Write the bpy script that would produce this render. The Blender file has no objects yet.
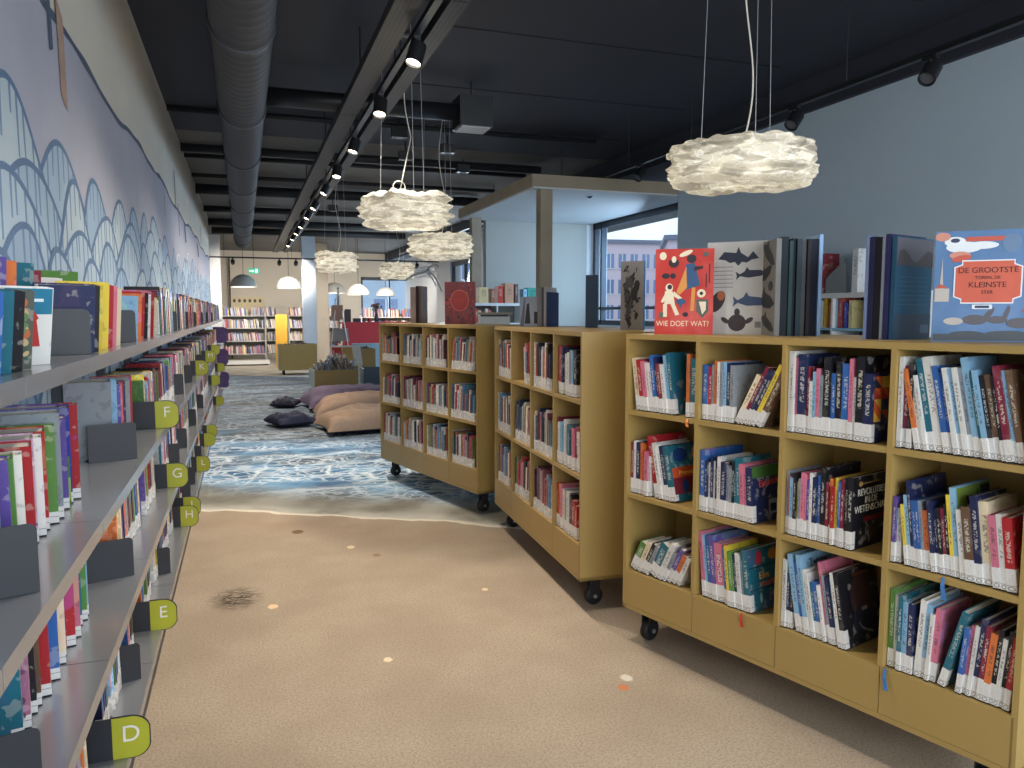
import bpy, math, random
from math import sin, cos, pi, radians, sqrt, atan2
from mathutils import Vector, Matrix, noise, Euler
random.seed(7)
S = bpy.context.scene
COL = S.collection

# ------------------------------------------------------------------ camera, world, exposure
cam = bpy.data.objects.new('camera', bpy.data.cameras.new('camera'))
COL.objects.link(cam)
cam.data.sensor_width = 36.0
cam.data.lens = 36.0 * 770 / 1024
cam.data.clip_start = 0.02
cam.data.clip_end = 600
cam.location = (0, 0, 1.5)
PITCH = math.atan((384 - 313) / 770)
YAW = math.atan((512 - 243) * cos(PITCH) / 770)
cam.rotation_euler = (pi / 2 - PITCH, 0, -YAW)
S.camera = cam
S.view_settings.view_transform = 'Standard'
S.view_settings.look = 'None'
S.view_settings.gamma = 1.0
S.view_settings.use_curve_mapping = False
S.view_settings.exposure = 0.0
S.cycles.use_denoising = True
S.cycles.max_bounces = 8
S.cycles.diffuse_bounces = 5
S.cycles.transparent_max_bounces = 12
S.cycles.sample_clamp_indirect = 4.0
S.cycles.caustics_reflective = False
S.cycles.caustics_refractive = False

W = bpy.data.worlds.new('sky')
S.world = W
W.use_nodes = True
wn, wl = W.node_tree.nodes, W.node_tree.links
wn.clear()
wo = wn.new('ShaderNodeOutputWorld')
wb = wn.new('ShaderNodeBackground')
wt = wn.new('ShaderNodeTexCoord')
wz = wn.new('ShaderNodeTexNoise')
wz.inputs['Scale'].default_value = 4.0
wz.inputs['Detail'].default_value = 5.0
wr = wn.new('ShaderNodeValToRGB')
wr.color_ramp.elements[0].position = 0.35
wr.color_ramp.elements[0].color = (0.50, 0.70, 1.0, 1)
wr.color_ramp.elements[1].position = 0.62
wr.color_ramp.elements[1].color = (0.86, 0.93, 1.0, 1)
wl.new(wt.outputs['Generated'], wz.inputs['Vector'])
wl.new(wz.outputs['Fac'], wr.inputs['Fac'])
wl.new(wr.outputs['Color'], wb.inputs['Color'])
wb.inputs['Strength'].default_value = 1.5
wl.new(wb.outputs['Background'], wo.inputs['Surface'])

# power of the room's lamps, tuned together
SPOT_W, WASH_W, PENDANT_W, DOME_W, FAR_W = 150, 130, 5.5, 40, 190


def light(name, kind, loc, power, color, parent=None, size=0.05, target=None, angle=70, blend=0.6):
    d = bpy.data.lights.new(name, kind)
    d.energy = power
    d.color = color
    if kind == 'SPOT':
        d.spot_size = radians(angle)
        d.spot_blend = blend
        d.shadow_soft_size = size
    elif kind == 'POINT':
        d.shadow_soft_size = size
    elif kind == 'AREA':
        d.shape = 'RECTANGLE'
        d.size, d.size_y = size
    o = bpy.data.objects.new(name, d)
    COL.objects.link(o)
    o.location = loc
    if target is not None:
        o.rotation_euler = (Vector(target) - Vector(loc)).to_track_quat('-Z', 'Y').to_euler()
    return o


WARM, NEUT, DAY = (1.0, 0.88, 0.74), (1.0, 0.93, 0.84), (0.66, 0.82, 1.0)
# daylight coming in through the glazed side of the room
light('window_daylight', 'AREA', (5.6, 9.4, 2.1), 95, (0.52, 0.73, 1.0), size=(2.4, 1.4), target=(3.6, 10.3, 0.8))
light('entrance_daylight', 'AREA', (5.3, 18.2, 2.2), 240, DAY, size=(2.6, 1.6), target=(1.0, 16.0, 0.3))
light('far_daylight', 'AREA', (4.6, 28.2, 1.9), 240, DAY, size=(3.4, 2.0), target=(2.5, 20.0, 0.5))


light('rear_fill', 'AREA', (2.2, -2.8, 2.1), 300, (0.84, 0.92, 1.0), size=(6.0, 2.4), target=(2.2, 6.0, 1.5))  # broad ambient fill added behind the camera; no glazing is built there


# ------------------------------------------------------------------ materials
def lin(c):
    return tuple(((v / 255) / 12.92 if v / 255 <= 0.04045 else ((v / 255 + 0.055) / 1.055) ** 2.4) for v in c)


_m = {}


def mat(name, rgb, rough=0.5, metal=0.0, vary=0.06, scale=8.0, bump=0.0, emit=0.0, coord='Object', spec=0.5):
    if name in _m:
        return _m[name]
    m = bpy.data.materials.new(name)
    m.use_nodes = True
    n, l = m.node_tree.nodes, m.node_tree.links
    p = n['Principled BSDF']
    c = lin(rgb)
    p.inputs['Roughness'].default_value = rough
    p.inputs['Metallic'].default_value = metal
    p.inputs['Specular IOR Level'].default_value = spec
    tc = n.new('ShaderNodeTexCoord')
    nz = n.new('ShaderNodeTexNoise')
    nz.inputs['Scale'].default_value = scale
    nz.inputs['Detail'].default_value = 4
    l.new(tc.outputs[coord], nz.inputs['Vector'])
    mx = n.new('ShaderNodeMix')
    mx.data_type = 'RGBA'
    mx.inputs['A'].default_value = (*[max(0, v * (1 - vary * 2)) for v in c], 1)
    mx.inputs['B'].default_value = (*[min(1, v * (1 + vary * 2)) for v in c], 1)
    l.new(nz.outputs['Fac'], mx.inputs['Factor'])
    l.new(mx.outputs['Result'], p.inputs['Base Color'])
    if bump:
        b = n.new('ShaderNodeBump')
        b.inputs['Strength'].default_value = bump
        b.inputs['Distance'].default_value = 0.01
        l.new(nz.outputs['Fac'], b.inputs['Height'])
        l.new(b.outputs['Normal'], p.inputs['Normal'])
    if emit:
        p.inputs['Emission Color'].default_value = (*c, 1)
        p.inputs['Emission Strength'].default_value = emit
    _m[name] = m
    return m


def N(m, typ, **kw):
    nd = m.node_tree.nodes.new(typ)
    for k, v in kw.items():
        if k.startswith('i_'):
            nd.inputs[k[2:].replace('_', ' ')].default_value = v
        else:
            setattr(nd, k, v)
    return nd


def math_node(m, op, a, b=None, c=None, clamp=False):
    nd = m.node_tree.nodes.new('ShaderNodeMath')
    nd.operation = op
    nd.use_clamp = clamp
    for i, v in enumerate((a, b, c)):
        if v is None:
            continue
        if isinstance(v, (int, float)):
            nd.inputs[i].default_value = v
        else:
            m.node_tree.links.new(v, nd.inputs[i])
    return nd.outputs[0]


def mix_col(m, fac, a, b):
    nd = m.node_tree.nodes.new('ShaderNodeMix')
    nd.data_type = 'RGBA'
    for k, v in (('Factor', fac), ('A', a), ('B', b)):
        if isinstance(v, (int, float)):
            nd.inputs[k].default_value = v
        elif isinstance(v, tuple):
            nd.inputs[k].default_value = (*v, 1)
        else:
            m.node_tree.links.new(v, nd.inputs[k])
    return nd.outputs['Result']


def smooth(m, x, lo, hi):
    nd = m.node_tree.nodes.new('ShaderNodeMapRange')
    nd.interpolation_type = 'SMOOTHSTEP'
    m.node_tree.links.new(x, nd.inputs['Value'])
    nd.inputs['From Min'].default_value = lo
    nd.inputs['From Max'].default_value = hi
    return nd.outputs['Result']


def new_mat(name):
    m = bpy.data.materials.new(name)
    m.use_nodes = True
    _m[name] = m
    return m, m.node_tree.nodes, m.node_tree.links, m.node_tree.nodes['Principled BSDF']


MUSTARD = mat('mustard_board', (168, 140, 82), 0.42, vary=0.03, scale=3)
BLACKMETAL = mat('black_metal', (26, 27, 30), 0.42, vary=0.05)
GREYMETAL = mat('shelf_metal', (160, 163, 168), 0.2, metal=0.5, vary=0.03, scale=2)
DARKPLATE = mat('charcoal_plate', (38, 40, 46), 0.5, vary=0.05)
LIME = mat('lime_plastic', (172, 172, 44), 0.5, vary=0.04)
WHITE = mat('white_paint', (225, 225, 222), 0.6, vary=0.02, scale=2)
PAPER = mat('page_paper', (228, 220, 204), 0.8, vary=0.06, scale=60)
TITLE_W = mat('title_white', (232, 228, 215), 0.6)
TITLE_K = mat('title_dark', (45, 30, 30), 0.6)
RUBBER = mat('rubber', (22, 22, 24), 0.6)
CONCRETE = mat('column_board', (158, 145, 124), 0.75, vary=0.10, scale=4, bump=0.1)
DUCT = mat('duct_metal', (66, 66, 70), 0.65, metal=0.0, vary=0.06, scale=3)
TRAY = mat('tray_metal', (60, 60, 64), 0.55, metal=0.2, vary=0.05)


def flat(rgb, rough=0.6):
    return mat('ink_%02x%02x%02x' % rgb, rgb, rough, vary=0.05, scale=25)


# --- carpet printed with a beach: sand, wash and sea foam
def carpet():
    m, n, l, p = new_mat('beach_carpet')
    tc = n.new('ShaderNodeTexCoord')
    sx = n.new('ShaderNodeSeparateXYZ')
    l.new(tc.outputs['Object'], sx.inputs[0])
    X, Y = sx.outputs[0], sx.outputs[1]
    nw = N(m, 'ShaderNodeTexNoise', i_Scale=1.1, i_Detail=4.0)
    l.new(tc.outputs['Object'], nw.inputs['Vector'])
    wob = math_node(m, 'MULTIPLY', math_node(m, 'SUBTRACT', nw.outputs['Fac'], 0.5), 0.55)
    d = math_node(m, 'ADD', math_node(m, 'SUBTRACT', math_node(m, 'MULTIPLY_ADD', X, 0.62, Y), 6.08), wob)
    fine = N(m, 'ShaderNodeTexNoise', i_Scale=260.0, i_Detail=3.0)
    l.new(tc.outputs['Object'], fine.inputs['Vector'])
    mid = N(m, 'ShaderNodeTexNoise', i_Scale=2.2, i_Detail=6.0)
    l.new(tc.outputs['Object'], mid.inputs['Vector'])
    grain = N(m, 'ShaderNodeTexNoise', i_Scale=110.0, i_Detail=5.0, i_Roughness=0.75)
    l.new(tc.outputs['Object'], grain.inputs['Vector'])
    sand = mix_col(m, smooth(m, mid.outputs['Fac'], 0.3, 0.7), lin((172, 156, 136)), lin((186, 170, 149)))
    sand = mix_col(m, math_node(m, 'MULTIPLY', smooth(m, grain.outputs['Fac'], 0.42, 0.66), 0.75), sand, lin((140, 120, 99)))
    # foam webs
    dist = N(m, 'ShaderNodeTexNoise', i_Scale=1.6, i_Detail=5.0)
    l.new(tc.outputs['Object'], dist.inputs['Vector'])
    va = n.new('ShaderNodeVectorMath')
    va.operation = 'MULTIPLY_ADD'
    l.new(dist.outputs['Color'], va.inputs[0])
    va.inputs[1].default_value = (0.45, 0.45, 0)
    l.new(tc.outputs['Object'], va.inputs[2])
    foam = None
    for sc, w in ((2.2, 0.06), (4.6, 0.09), (9.0, 0.11)):
        v = N(m, 'ShaderNodeTexVoronoi', feature='DISTANCE_TO_EDGE', i_Scale=sc)
        mp = n.new('ShaderNodeMapping')
        mp.inputs['Scale'].default_value = (0.75, 1.15, 1)
        l.new(va.outputs[0], mp.inputs['Vector'])
        l.new(mp.outputs[0], v.inputs['Vector'])
        f = math_node(m, 'SUBTRACT', 1.0, smooth(m, v.outputs['Distance'], 0.0, w))
        foam = f if foam is None else math_node(m, 'MAXIMUM', foam, math_node(m, 'MULTIPLY', f, 0.8))
    patch = N(m, 'ShaderNodeTexNoise', i_Scale=1.15, i_Detail=5.0, i_Roughness=0.6)
    mp2 = n.new('ShaderNodeMapping')
    mp2.inputs['Location'].default_value = (4.2, 1.3, 0)
    mp2.inputs['Scale'].default_value = (0.7, 1.5, 1)
    l.new(tc.outputs['Object'], mp2.inputs['Vector'])
    l.new(mp2.outputs[0], patch.inputs['Vector'])
    band = math_node(m, 'MULTIPLY', smooth(m, d, 0.4, 1.1), math_node(m, 'SUBTRACT', 1.0, math_node(m, 'MULTIPLY', smooth(m, d, 2.6, 5.0), 0.7)))
    amount = math_node(m, 'MULTIPLY', band, smooth(m, patch.outputs['Fac'], 0.36, 0.53))
    foam = math_node(m, 'MULTIPLY', foam, amount, clamp=True)
    water = mix_col(m, smooth(m, mid.outputs['Fac'], 0.35, 0.65), lin((74, 112, 148)), lin((122, 170, 206)))
    deep = mix_col(m, smooth(m, mid.outputs['Fac'], 0.3, 0.65), lin((82, 88, 96)), lin((104, 118, 132)))
    water = mix_col(m, smooth(m, d, 2.6, 4.6), water, deep)
    dark = N(m, 'ShaderNodeTexNoise', i_Scale=0.8, i_Detail=3.0)
    l.new(mp2.outputs[0], dark.inputs['Vector'])
    water = mix_col(m, math_node(m, 'MULTIPLY', smooth(m, dark.outputs['Fac'], 0.5, 0.62), 0.7), water, lin((84, 84, 84)))
    wash = mix_col(m, smooth(m, mid.outputs['Fac'], 0.35, 0.65), lin((128, 124, 112)), lin((158, 156, 146)))
    sea = mix_col(m, smooth(m, d, 0.35, 1.25), wash, water)
    sea = mix_col(m, foam, sea, lin((225, 236, 242)))
    lace = math_node(m, 'SUBTRACT', 1.0, smooth(m, d, 0.05, 0.30))
    lace = math_node(m, 'MULTIPLY', lace, smooth(m, mid.outputs['Fac'], 0.3, 0.6))
    sea = mix_col(m, math_node(m, 'MULTIPLY', lace, 0.7), sea, lin((214, 212, 200)))
    edge = math_node(m, 'SUBTRACT', 1.0, smooth(m, d, 0.02, 0.07))
    sea = mix_col(m, edge, sea, lin((232, 224, 205)))
    base = mix_col(m, smooth(m, d, -0.015, 0.015), sand, sea)
    damp = math_node(m, 'MULTIPLY', math_node(m, 'SUBTRACT', 1.0, smooth(m, math_node(m, 'ABSOLUTE', math_node(m, 'ADD', d, 0.35)), 0.0, 0.4)), 0.18)
    base = mix_col(m, damp, base, lin((150, 118, 88)))
    # printed shells, pebbles and a tuft of seaweed
    for (cx, cy, r, c) in ((0.55, 3.22, 0.022, (235, 214, 180)), (0.61, 4.91, 0.03, (226, 206, 170)), (0.31, 5.38, 0.045, (120, 96, 72)),
                           (0.74, 4.69, 0.03, (150, 124, 98)), (1.45, 2.73, 0.028, (220, 210, 196)), (1.40, 2.66, 0.024, (206, 130, 88)),
                           (0.10, 4.02, 0.03, (240, 205, 165)), (1.2, 3.9, 0.02, (225, 200, 165))):
        e = math_node(m, 'SQRT', math_node(m, 'ADD', math_node(m, 'POWER', math_node(m, 'SUBTRACT', X, cx), 2),
                                           math_node(m, 'POWER', math_node(m, 'MULTIPLY', math_node(m, 'SUBTRACT', Y, cy), 0.8), 2)))
        e = math_node(m, 'ADD', e, math_node(m, 'MULTIPLY', math_node(m, 'SUBTRACT', grain.outputs['Fac'], 0.5), 0.03))
        base = mix_col(m, math_node(m, 'SUBTRACT', 1.0, smooth(m, e, r * 0.7, r)), base, lin(c))
    wv = N(m, 'ShaderNodeTexNoise', i_Scale=1.0, i_Detail=5.0, i_Distortion=1.5)
    mp3 = n.new('ShaderNodeMapping')
    mp3.inputs['Rotation'].default_value = (0, 0, 0.7)
    mp3.inputs['Scale'].default_value = (14, 70, 1)
    l.new(tc.outputs['Object'], mp3.inputs['Vector'])
    l.new(mp3.outputs[0], wv.inputs['Vector'])
    ex = math_node(m, 'MULTIPLY', math_node(m, 'SUBTRACT', X, -0.08), 1.0)
    ey = math_node(m, 'MULTIPLY', math_node(m, 'SUBTRACT', Y, 4.2), 0.75)
    er = math_node(m, 'SQRT', math_node(m, 'ADD', math_node(m, 'POWER', ex, 2), math_node(m, 'POWER', ey, 2)))
    weed = math_node(m, 'MULTIPLY', math_node(m, 'SUBTRACT', 1.0, smooth(m, er, 0.04, 0.17)), smooth(m, wv.outputs['Fac'], 0.42, 0.52))
    base = mix_col(m, math_node(m, 'MULTIPLY', weed, 0.9), base, lin((58, 48, 42)))
    # plain pale floor beyond the printed carpet
    far = mix_col(m, smooth(m, mid.outputs['Fac'], 0.3, 0.7), lin((186, 176, 160)), lin((204, 196, 182)))
    fe = math_node(m, 'ADD', Y, math_node(m, 'MULTIPLY', X, 0.8))
    base = mix_col(m, smooth(m, fe, 19.6, 19.7), base, far)
    l.new(base, p.inputs['Base Color'])
    p.inputs['Roughness'].default_value = 0.9
    p.inputs['Specular IOR Level'].default_value = 0.15
    b = n.new('ShaderNodeBump')
    b.inputs['Strength'].default_value = 0.35
    b.inputs['Distance'].default_value = 0.004
    l.new(fine.outputs['Fac'], b.inputs['Height'])
    l.new(b.outputs['Normal'], p.inputs['Normal'])
    return m


CARPET = carpet()


# --- covers: colour from the object, illegible title marks on the spine, patches on the boards
def book_mat(name, attr):
    m, n, l, p = new_mat(name)
    tc = n.new('ShaderNodeTexCoord')
    if attr:
        a = N(m, 'ShaderNodeAttribute', attribute_name='Col')
        base, rnd = a.outputs['Color'], None
        l.new(base, p.inputs['Base Color'])
        nz = N(m, 'ShaderNodeTexNoise', i_Scale=55.0, i_Detail=3.0)
        l.new(tc.outputs['Object'], nz.inputs['Vector'])
        hs = N(m, 'ShaderNodeHueSaturation', i_Saturation=0.75, i_Value=1.9)
        l.new(base, hs.inputs['Color'])
        l.new(mix_col(m, math_node(m, 'MULTIPLY', smooth(m, nz.outputs['Fac'], 0.52, 0.6), 0.35), base, hs.outputs[0]), p.inputs['Base Color'])
    else:
        oi = n.new('ShaderNodeObjectInfo')
        base, rnd = oi.outputs['Color'], oi.outputs['Random']
        sg = n.new('ShaderNodeSeparateXYZ')
        l.new(tc.outputs['Generated'], sg.inputs[0])
        gx, gy, gz = sg.outputs
        so = n.new('ShaderNodeSeparateXYZ')
        l.new(tc.outputs['Object'], so.inputs[0])
        spine = math_node(m, 'LESS_THAN', so.outputs[1], 0.0005)
        lum = n.new('ShaderNodeRGBToBW')
        l.new(base, lum.inputs[0])
        inkc = mix_col(m, math_node(m, 'LESS_THAN', lum.outputs[0], 0.22), (0.04, 0.03, 0.05), (0.75, 0.72, 0.62))
        cv = n.new('ShaderNodeCombineXYZ')
        l.new(math_node(m, 'MULTIPLY', gx, 3.0), cv.inputs[0])
        l.new(math_node(m, 'MULTIPLY', so.outputs[2], 170.0), cv.inputs[2])
        l.new(math_node(m, 'MULTIPLY', rnd, 77.0), cv.inputs[1])
        nz = N(m, 'ShaderNodeTexNoise', i_Scale=1.0, i_Detail=1.0)
        l.new(cv.outputs[0], nz.inputs['Vector'])
        band = math_node(m, 'MULTIPLY', math_node(m, 'LESS_THAN', math_node(m, 'ABSOLUTE', math_node(m, 'SUBTRACT', gx, 0.5)), 0.24),
                         math_node(m, 'LESS_THAN', math_node(m, 'ABSOLUTE', math_node(m, 'SUBTRACT', gz, 0.62)), 0.22))
        mark = math_node(m, 'MULTIPLY', math_node(m, 'MULTIPLY', band, spine), math_node(m, 'GREATER_THAN', nz.outputs['Fac'], 0.5))
        hs = N(m, 'ShaderNodeHueSaturation', i_Saturation=0.8, i_Value=1.25)
        l.new(math_node(m, 'MULTIPLY_ADD', rnd, 0.5, 0.25), hs.inputs['Hue'])
        l.new(base, hs.inputs['Color'])
        nb = N(m, 'ShaderNodeTexNoise', i_Scale=9.0, i_Detail=4.0, noise_dimensions='4D')
        l.new(tc.outputs['Object'], nb.inputs['Vector'])
        l.new(math_node(m, 'MULTIPLY', rnd, 60.0), nb.inputs['W'])
        board = math_node(m, 'MULTIPLY', math_node(m, 'SUBTRACT', 1.0, spine), smooth(m, nb.outputs['Fac'], 0.56, 0.6))
        c = mix_col(m, math_node(m, 'MULTIPLY', board, 0.35), base, hs.outputs[0])
        np_ = N(m, 'ShaderNodeTexNoise', i_Scale=30.0, i_Detail=2.0, noise_dimensions='4D')
        l.new(tc.outputs['Object'], np_.inputs['Vector'])
        l.new(math_node(m, 'MULTIPLY', rnd, 60.0), np_.inputs['W'])
        c = mix_col(m, math_node(m, 'MULTIPLY', smooth(m, np_.outputs['Fac'], 0.58, 0.62), math_node(m, 'MULTIPLY_ADD', spine, -0.2, 0.25)), c, inkc)
        c = mix_col(m, math_node(m, 'MULTIPLY', mark, 0.55), c, inkc)
        l.new(c, p.inputs['Base Color'])
    p.inputs['Roughness'].default_value = 0.35
    return m


COVER = book_mat('book_cover', False)


def plain_cover():
    m, n, l, p = new_mat('plain_cover')
    oi = n.new('ShaderNodeObjectInfo')
    nz = N(m, 'ShaderNodeTexNoise', i_Scale=7.0, i_Detail=5.0)
    tc = n.new('ShaderNodeTexCoord')
    l.new(tc.outputs['Object'], nz.inputs['Vector'])
    hs = N(m, 'ShaderNodeHueSaturation', i_Saturation=0.9, i_Value=1.25)
    l.new(oi.outputs['Color'], hs.inputs['Color'])
    l.new(mix_col(m, smooth(m, nz.outputs['Fac'], 0.4, 0.75), oi.outputs['Color'], hs.outputs[0]), p.inputs['Base Color'])
    p.inputs['Roughness'].default_value = 0.6
    p.inputs['Specular IOR Level'].default_value = 0.25
    return m


PLAINCOVER = plain_cover()
FARBOOK = book_mat('distant_cover', True)


def label_mat():
    m, n, l, p = new_mat('spine_sticker')
    tc = n.new('ShaderNodeTexCoord')
    so = n.new('ShaderNodeSeparateXYZ')
    l.new(tc.outputs['Object'], so.inputs[0])
    z = so.outputs[2]
    sg = n.new('ShaderNodeSeparateXYZ')
    l.new(tc.outputs['Generated'], sg.inputs[0])
    black = math_node(m, 'LESS_THAN', z, 0.004)
    ring = math_node(m, 'SQRT', math_node(m, 'ADD', math_node(m, 'POWER', math_node(m, 'MULTIPLY', math_node(m, 'SUBTRACT', sg.outputs[0], 0.5), 0.016), 2),
                                          math_node(m, 'POWER', math_node(m, 'SUBTRACT', z, 0.0125), 2)))
    rg = math_node(m, 'LESS_THAN', math_node(m, 'ABSOLUTE', math_node(m, 'SUBTRACT', ring, 0.0052)), 0.0012)
    ln = math_node(m, 'LESS_THAN', math_node(m, 'ABSOLUTE', math_node(m, 'SUBTRACT', z, 0.021)), 0.001)
    nz = N(m, 'ShaderNodeTexNoise', i_Scale=260.0, i_Detail=1.0)
    l.new(tc.outputs['Object'], nz.inputs['Vector'])
    tx = math_node(m, 'MULTIPLY', math_node(m, 'GREATER_THAN', nz.outputs['Fac'], 0.56),
                   math_node(m, 'MULTIPLY', math_node(m, 'GREATER_THAN', z, 0.028),
                             math_node(m, 'LESS_THAN', math_node(m, 'ABSOLUTE', math_node(m, 'SUBTRACT', sg.outputs[0], 0.5)), 0.22)))
    inkm = math_node(m, 'MAXIMUM', math_node(m, 'MAXIMUM', rg, ln), math_node(m, 'MULTIPLY', tx, 0.3), clamp=True)
    c = mix_col(m, math_node(m, 'MULTIPLY', inkm, 0.6), lin((226, 224, 220)), lin((60, 62, 70)))
    c = mix_col(m, black, c, (0.01, 0.01, 0.012))
    l.new(c, p.inputs['Base Color'])
    p.inputs['Roughness'].default_value = 0.4
    return m


STICKER = label_mat()


def shade_mat():
    m, n, l, p = new_mat('crinkled_fibre')
    tc = n.new('ShaderNodeTexCoord')
    v = N(m, 'ShaderNodeTexVoronoi', feature='DISTANCE_TO_EDGE', i_Scale=24.0)
    nz = N(m, 'ShaderNodeTexNoise', i_Scale=9.0, i_Detail=5.0)
    l.new(tc.outputs['Object'], nz.inputs['Vector'])
    va = n.new('ShaderNodeVectorMath')
    va.operation = 'MULTIPLY_ADD'
    l.new(nz.outputs['Color'], va.inputs[0])
    va.inputs[1].default_value = (0.16, 0.16, 0.16)
    l.new(tc.outputs['Object'], va.inputs[2])
    mpv = n.new('ShaderNodeMapping')
    mpv.inputs['Scale'].default_value = (0.55, 0.55, 1.5)
    l.new(va.outputs[0], mpv.inputs['Vector'])
    l.new(mpv.outputs[0], v.inputs['Vector'])
    vein = smooth(m, v.outputs['Distance'], 0.0, 0.09)
    fold = N(m, 'ShaderNodeTexNoise', i_Scale=1.0, i_Detail=6.0, i_Distortion=0.8)
    mpf = n.new('ShaderNodeMapping')
    mpf.inputs['Scale'].default_value = (7, 7, 30)
    l.new(tc.outputs['Object'], mpf.inputs['Vector'])
    l.new(mpf.outputs[0], fold.inputs['Vector'])
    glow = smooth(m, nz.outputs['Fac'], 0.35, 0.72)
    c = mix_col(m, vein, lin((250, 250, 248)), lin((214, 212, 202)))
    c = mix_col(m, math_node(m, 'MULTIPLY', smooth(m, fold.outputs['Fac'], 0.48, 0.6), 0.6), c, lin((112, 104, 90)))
    l.new(c, p.inputs['Base Color'])
    p.inputs['Roughness'].default_value = 0.55
    p.inputs['Transmission Weight'].default_value = 0.0
    tr = n.new('ShaderNodeBsdfTranslucent')
    l.new(c, tr.inputs['Color'])
    ms = n.new('ShaderNodeMixShader')
    ms.inputs[0].default_value = 0.5
    l.new(p.outputs[0], ms.inputs[1])
    l.new(tr.outputs[0], ms.inputs[2])
    l.new(ms.outputs[0], n['Material Output'].inputs['Surface'])
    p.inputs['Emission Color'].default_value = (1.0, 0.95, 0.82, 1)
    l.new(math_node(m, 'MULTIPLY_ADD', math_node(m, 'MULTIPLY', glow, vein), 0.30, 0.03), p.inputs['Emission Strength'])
    b = n.new('ShaderNodeBump')
    b.inputs['Strength'].default_value = 0.8
    b.inputs['Distance'].default_value = 0.012
    l.new(math_node(m, 'SUBTRACT', fold.outputs['Fac'], math_node(m, 'MULTIPLY', vein, 0.25)), b.inputs['Height'])
    l.new(b.outputs['Normal'], p.inputs['Normal'])
    return m


SHADE = shade_mat()


def glass_mat():
    m, n, l, p = new_mat('window_glass')
    t = n.new('ShaderNodeBsdfTransparent')
    t.inputs[0].default_value = (0.93, 0.97, 1, 1)
    g = n.new('ShaderNodeBsdfGlossy')
    g.inputs['Roughness'].default_value = 0.02
    ms = n.new('ShaderNodeMixShader')
    ms.inputs[0].default_value = 0.06
    l.new(t.outputs[0], ms.inputs[1])
    l.new(g.outputs[0], ms.inputs[2])
    l.new(ms.outputs[0], n['Material Output'].inputs['Surface'])
    return m


GLASS = glass_mat()


def perforated():
    m, n, l, p = new_mat('perforated_tray')
    tc = n.new('ShaderNodeTexCoord')
    v = N(m, 'ShaderNodeTexVoronoi', i_Scale=38.0, i_Randomness=0.0)
    l.new(tc.outputs['Object'], v.inputs['Vector'])
    l.new(mix_col(m, smooth(m, v.outputs['Distance'], 0.25, 0.35), (0.006, 0.006, 0.007), lin((50, 49, 50))), p.inputs['Base Color'])
    p.inputs['Roughness'].default_value = 0.55
    return m


PERF = perforated()


def brick_mat():
    m, n, l, p = new_mat('red_brick')
    tc = n.new('ShaderNodeTexCoord')
    b = N(m, 'ShaderNodeTexBrick', i_Scale=1.0)
    b.inputs['Color1'].default_value = (*lin((236, 200, 200)), 1)
    b.inputs['Color2'].default_value = (*lin((228, 188, 190)), 1)
    b.inputs['Mortar'].default_value = (*lin((232, 208, 210)), 1)
    l.new(tc.outputs['Object'], b.inputs['Vector'])
    l.new(b.outputs['Color'], p.inputs['Base Color'])
    p.inputs['Roughness'].default_value = 0.9
    return m


BRICK = brick_mat()


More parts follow.
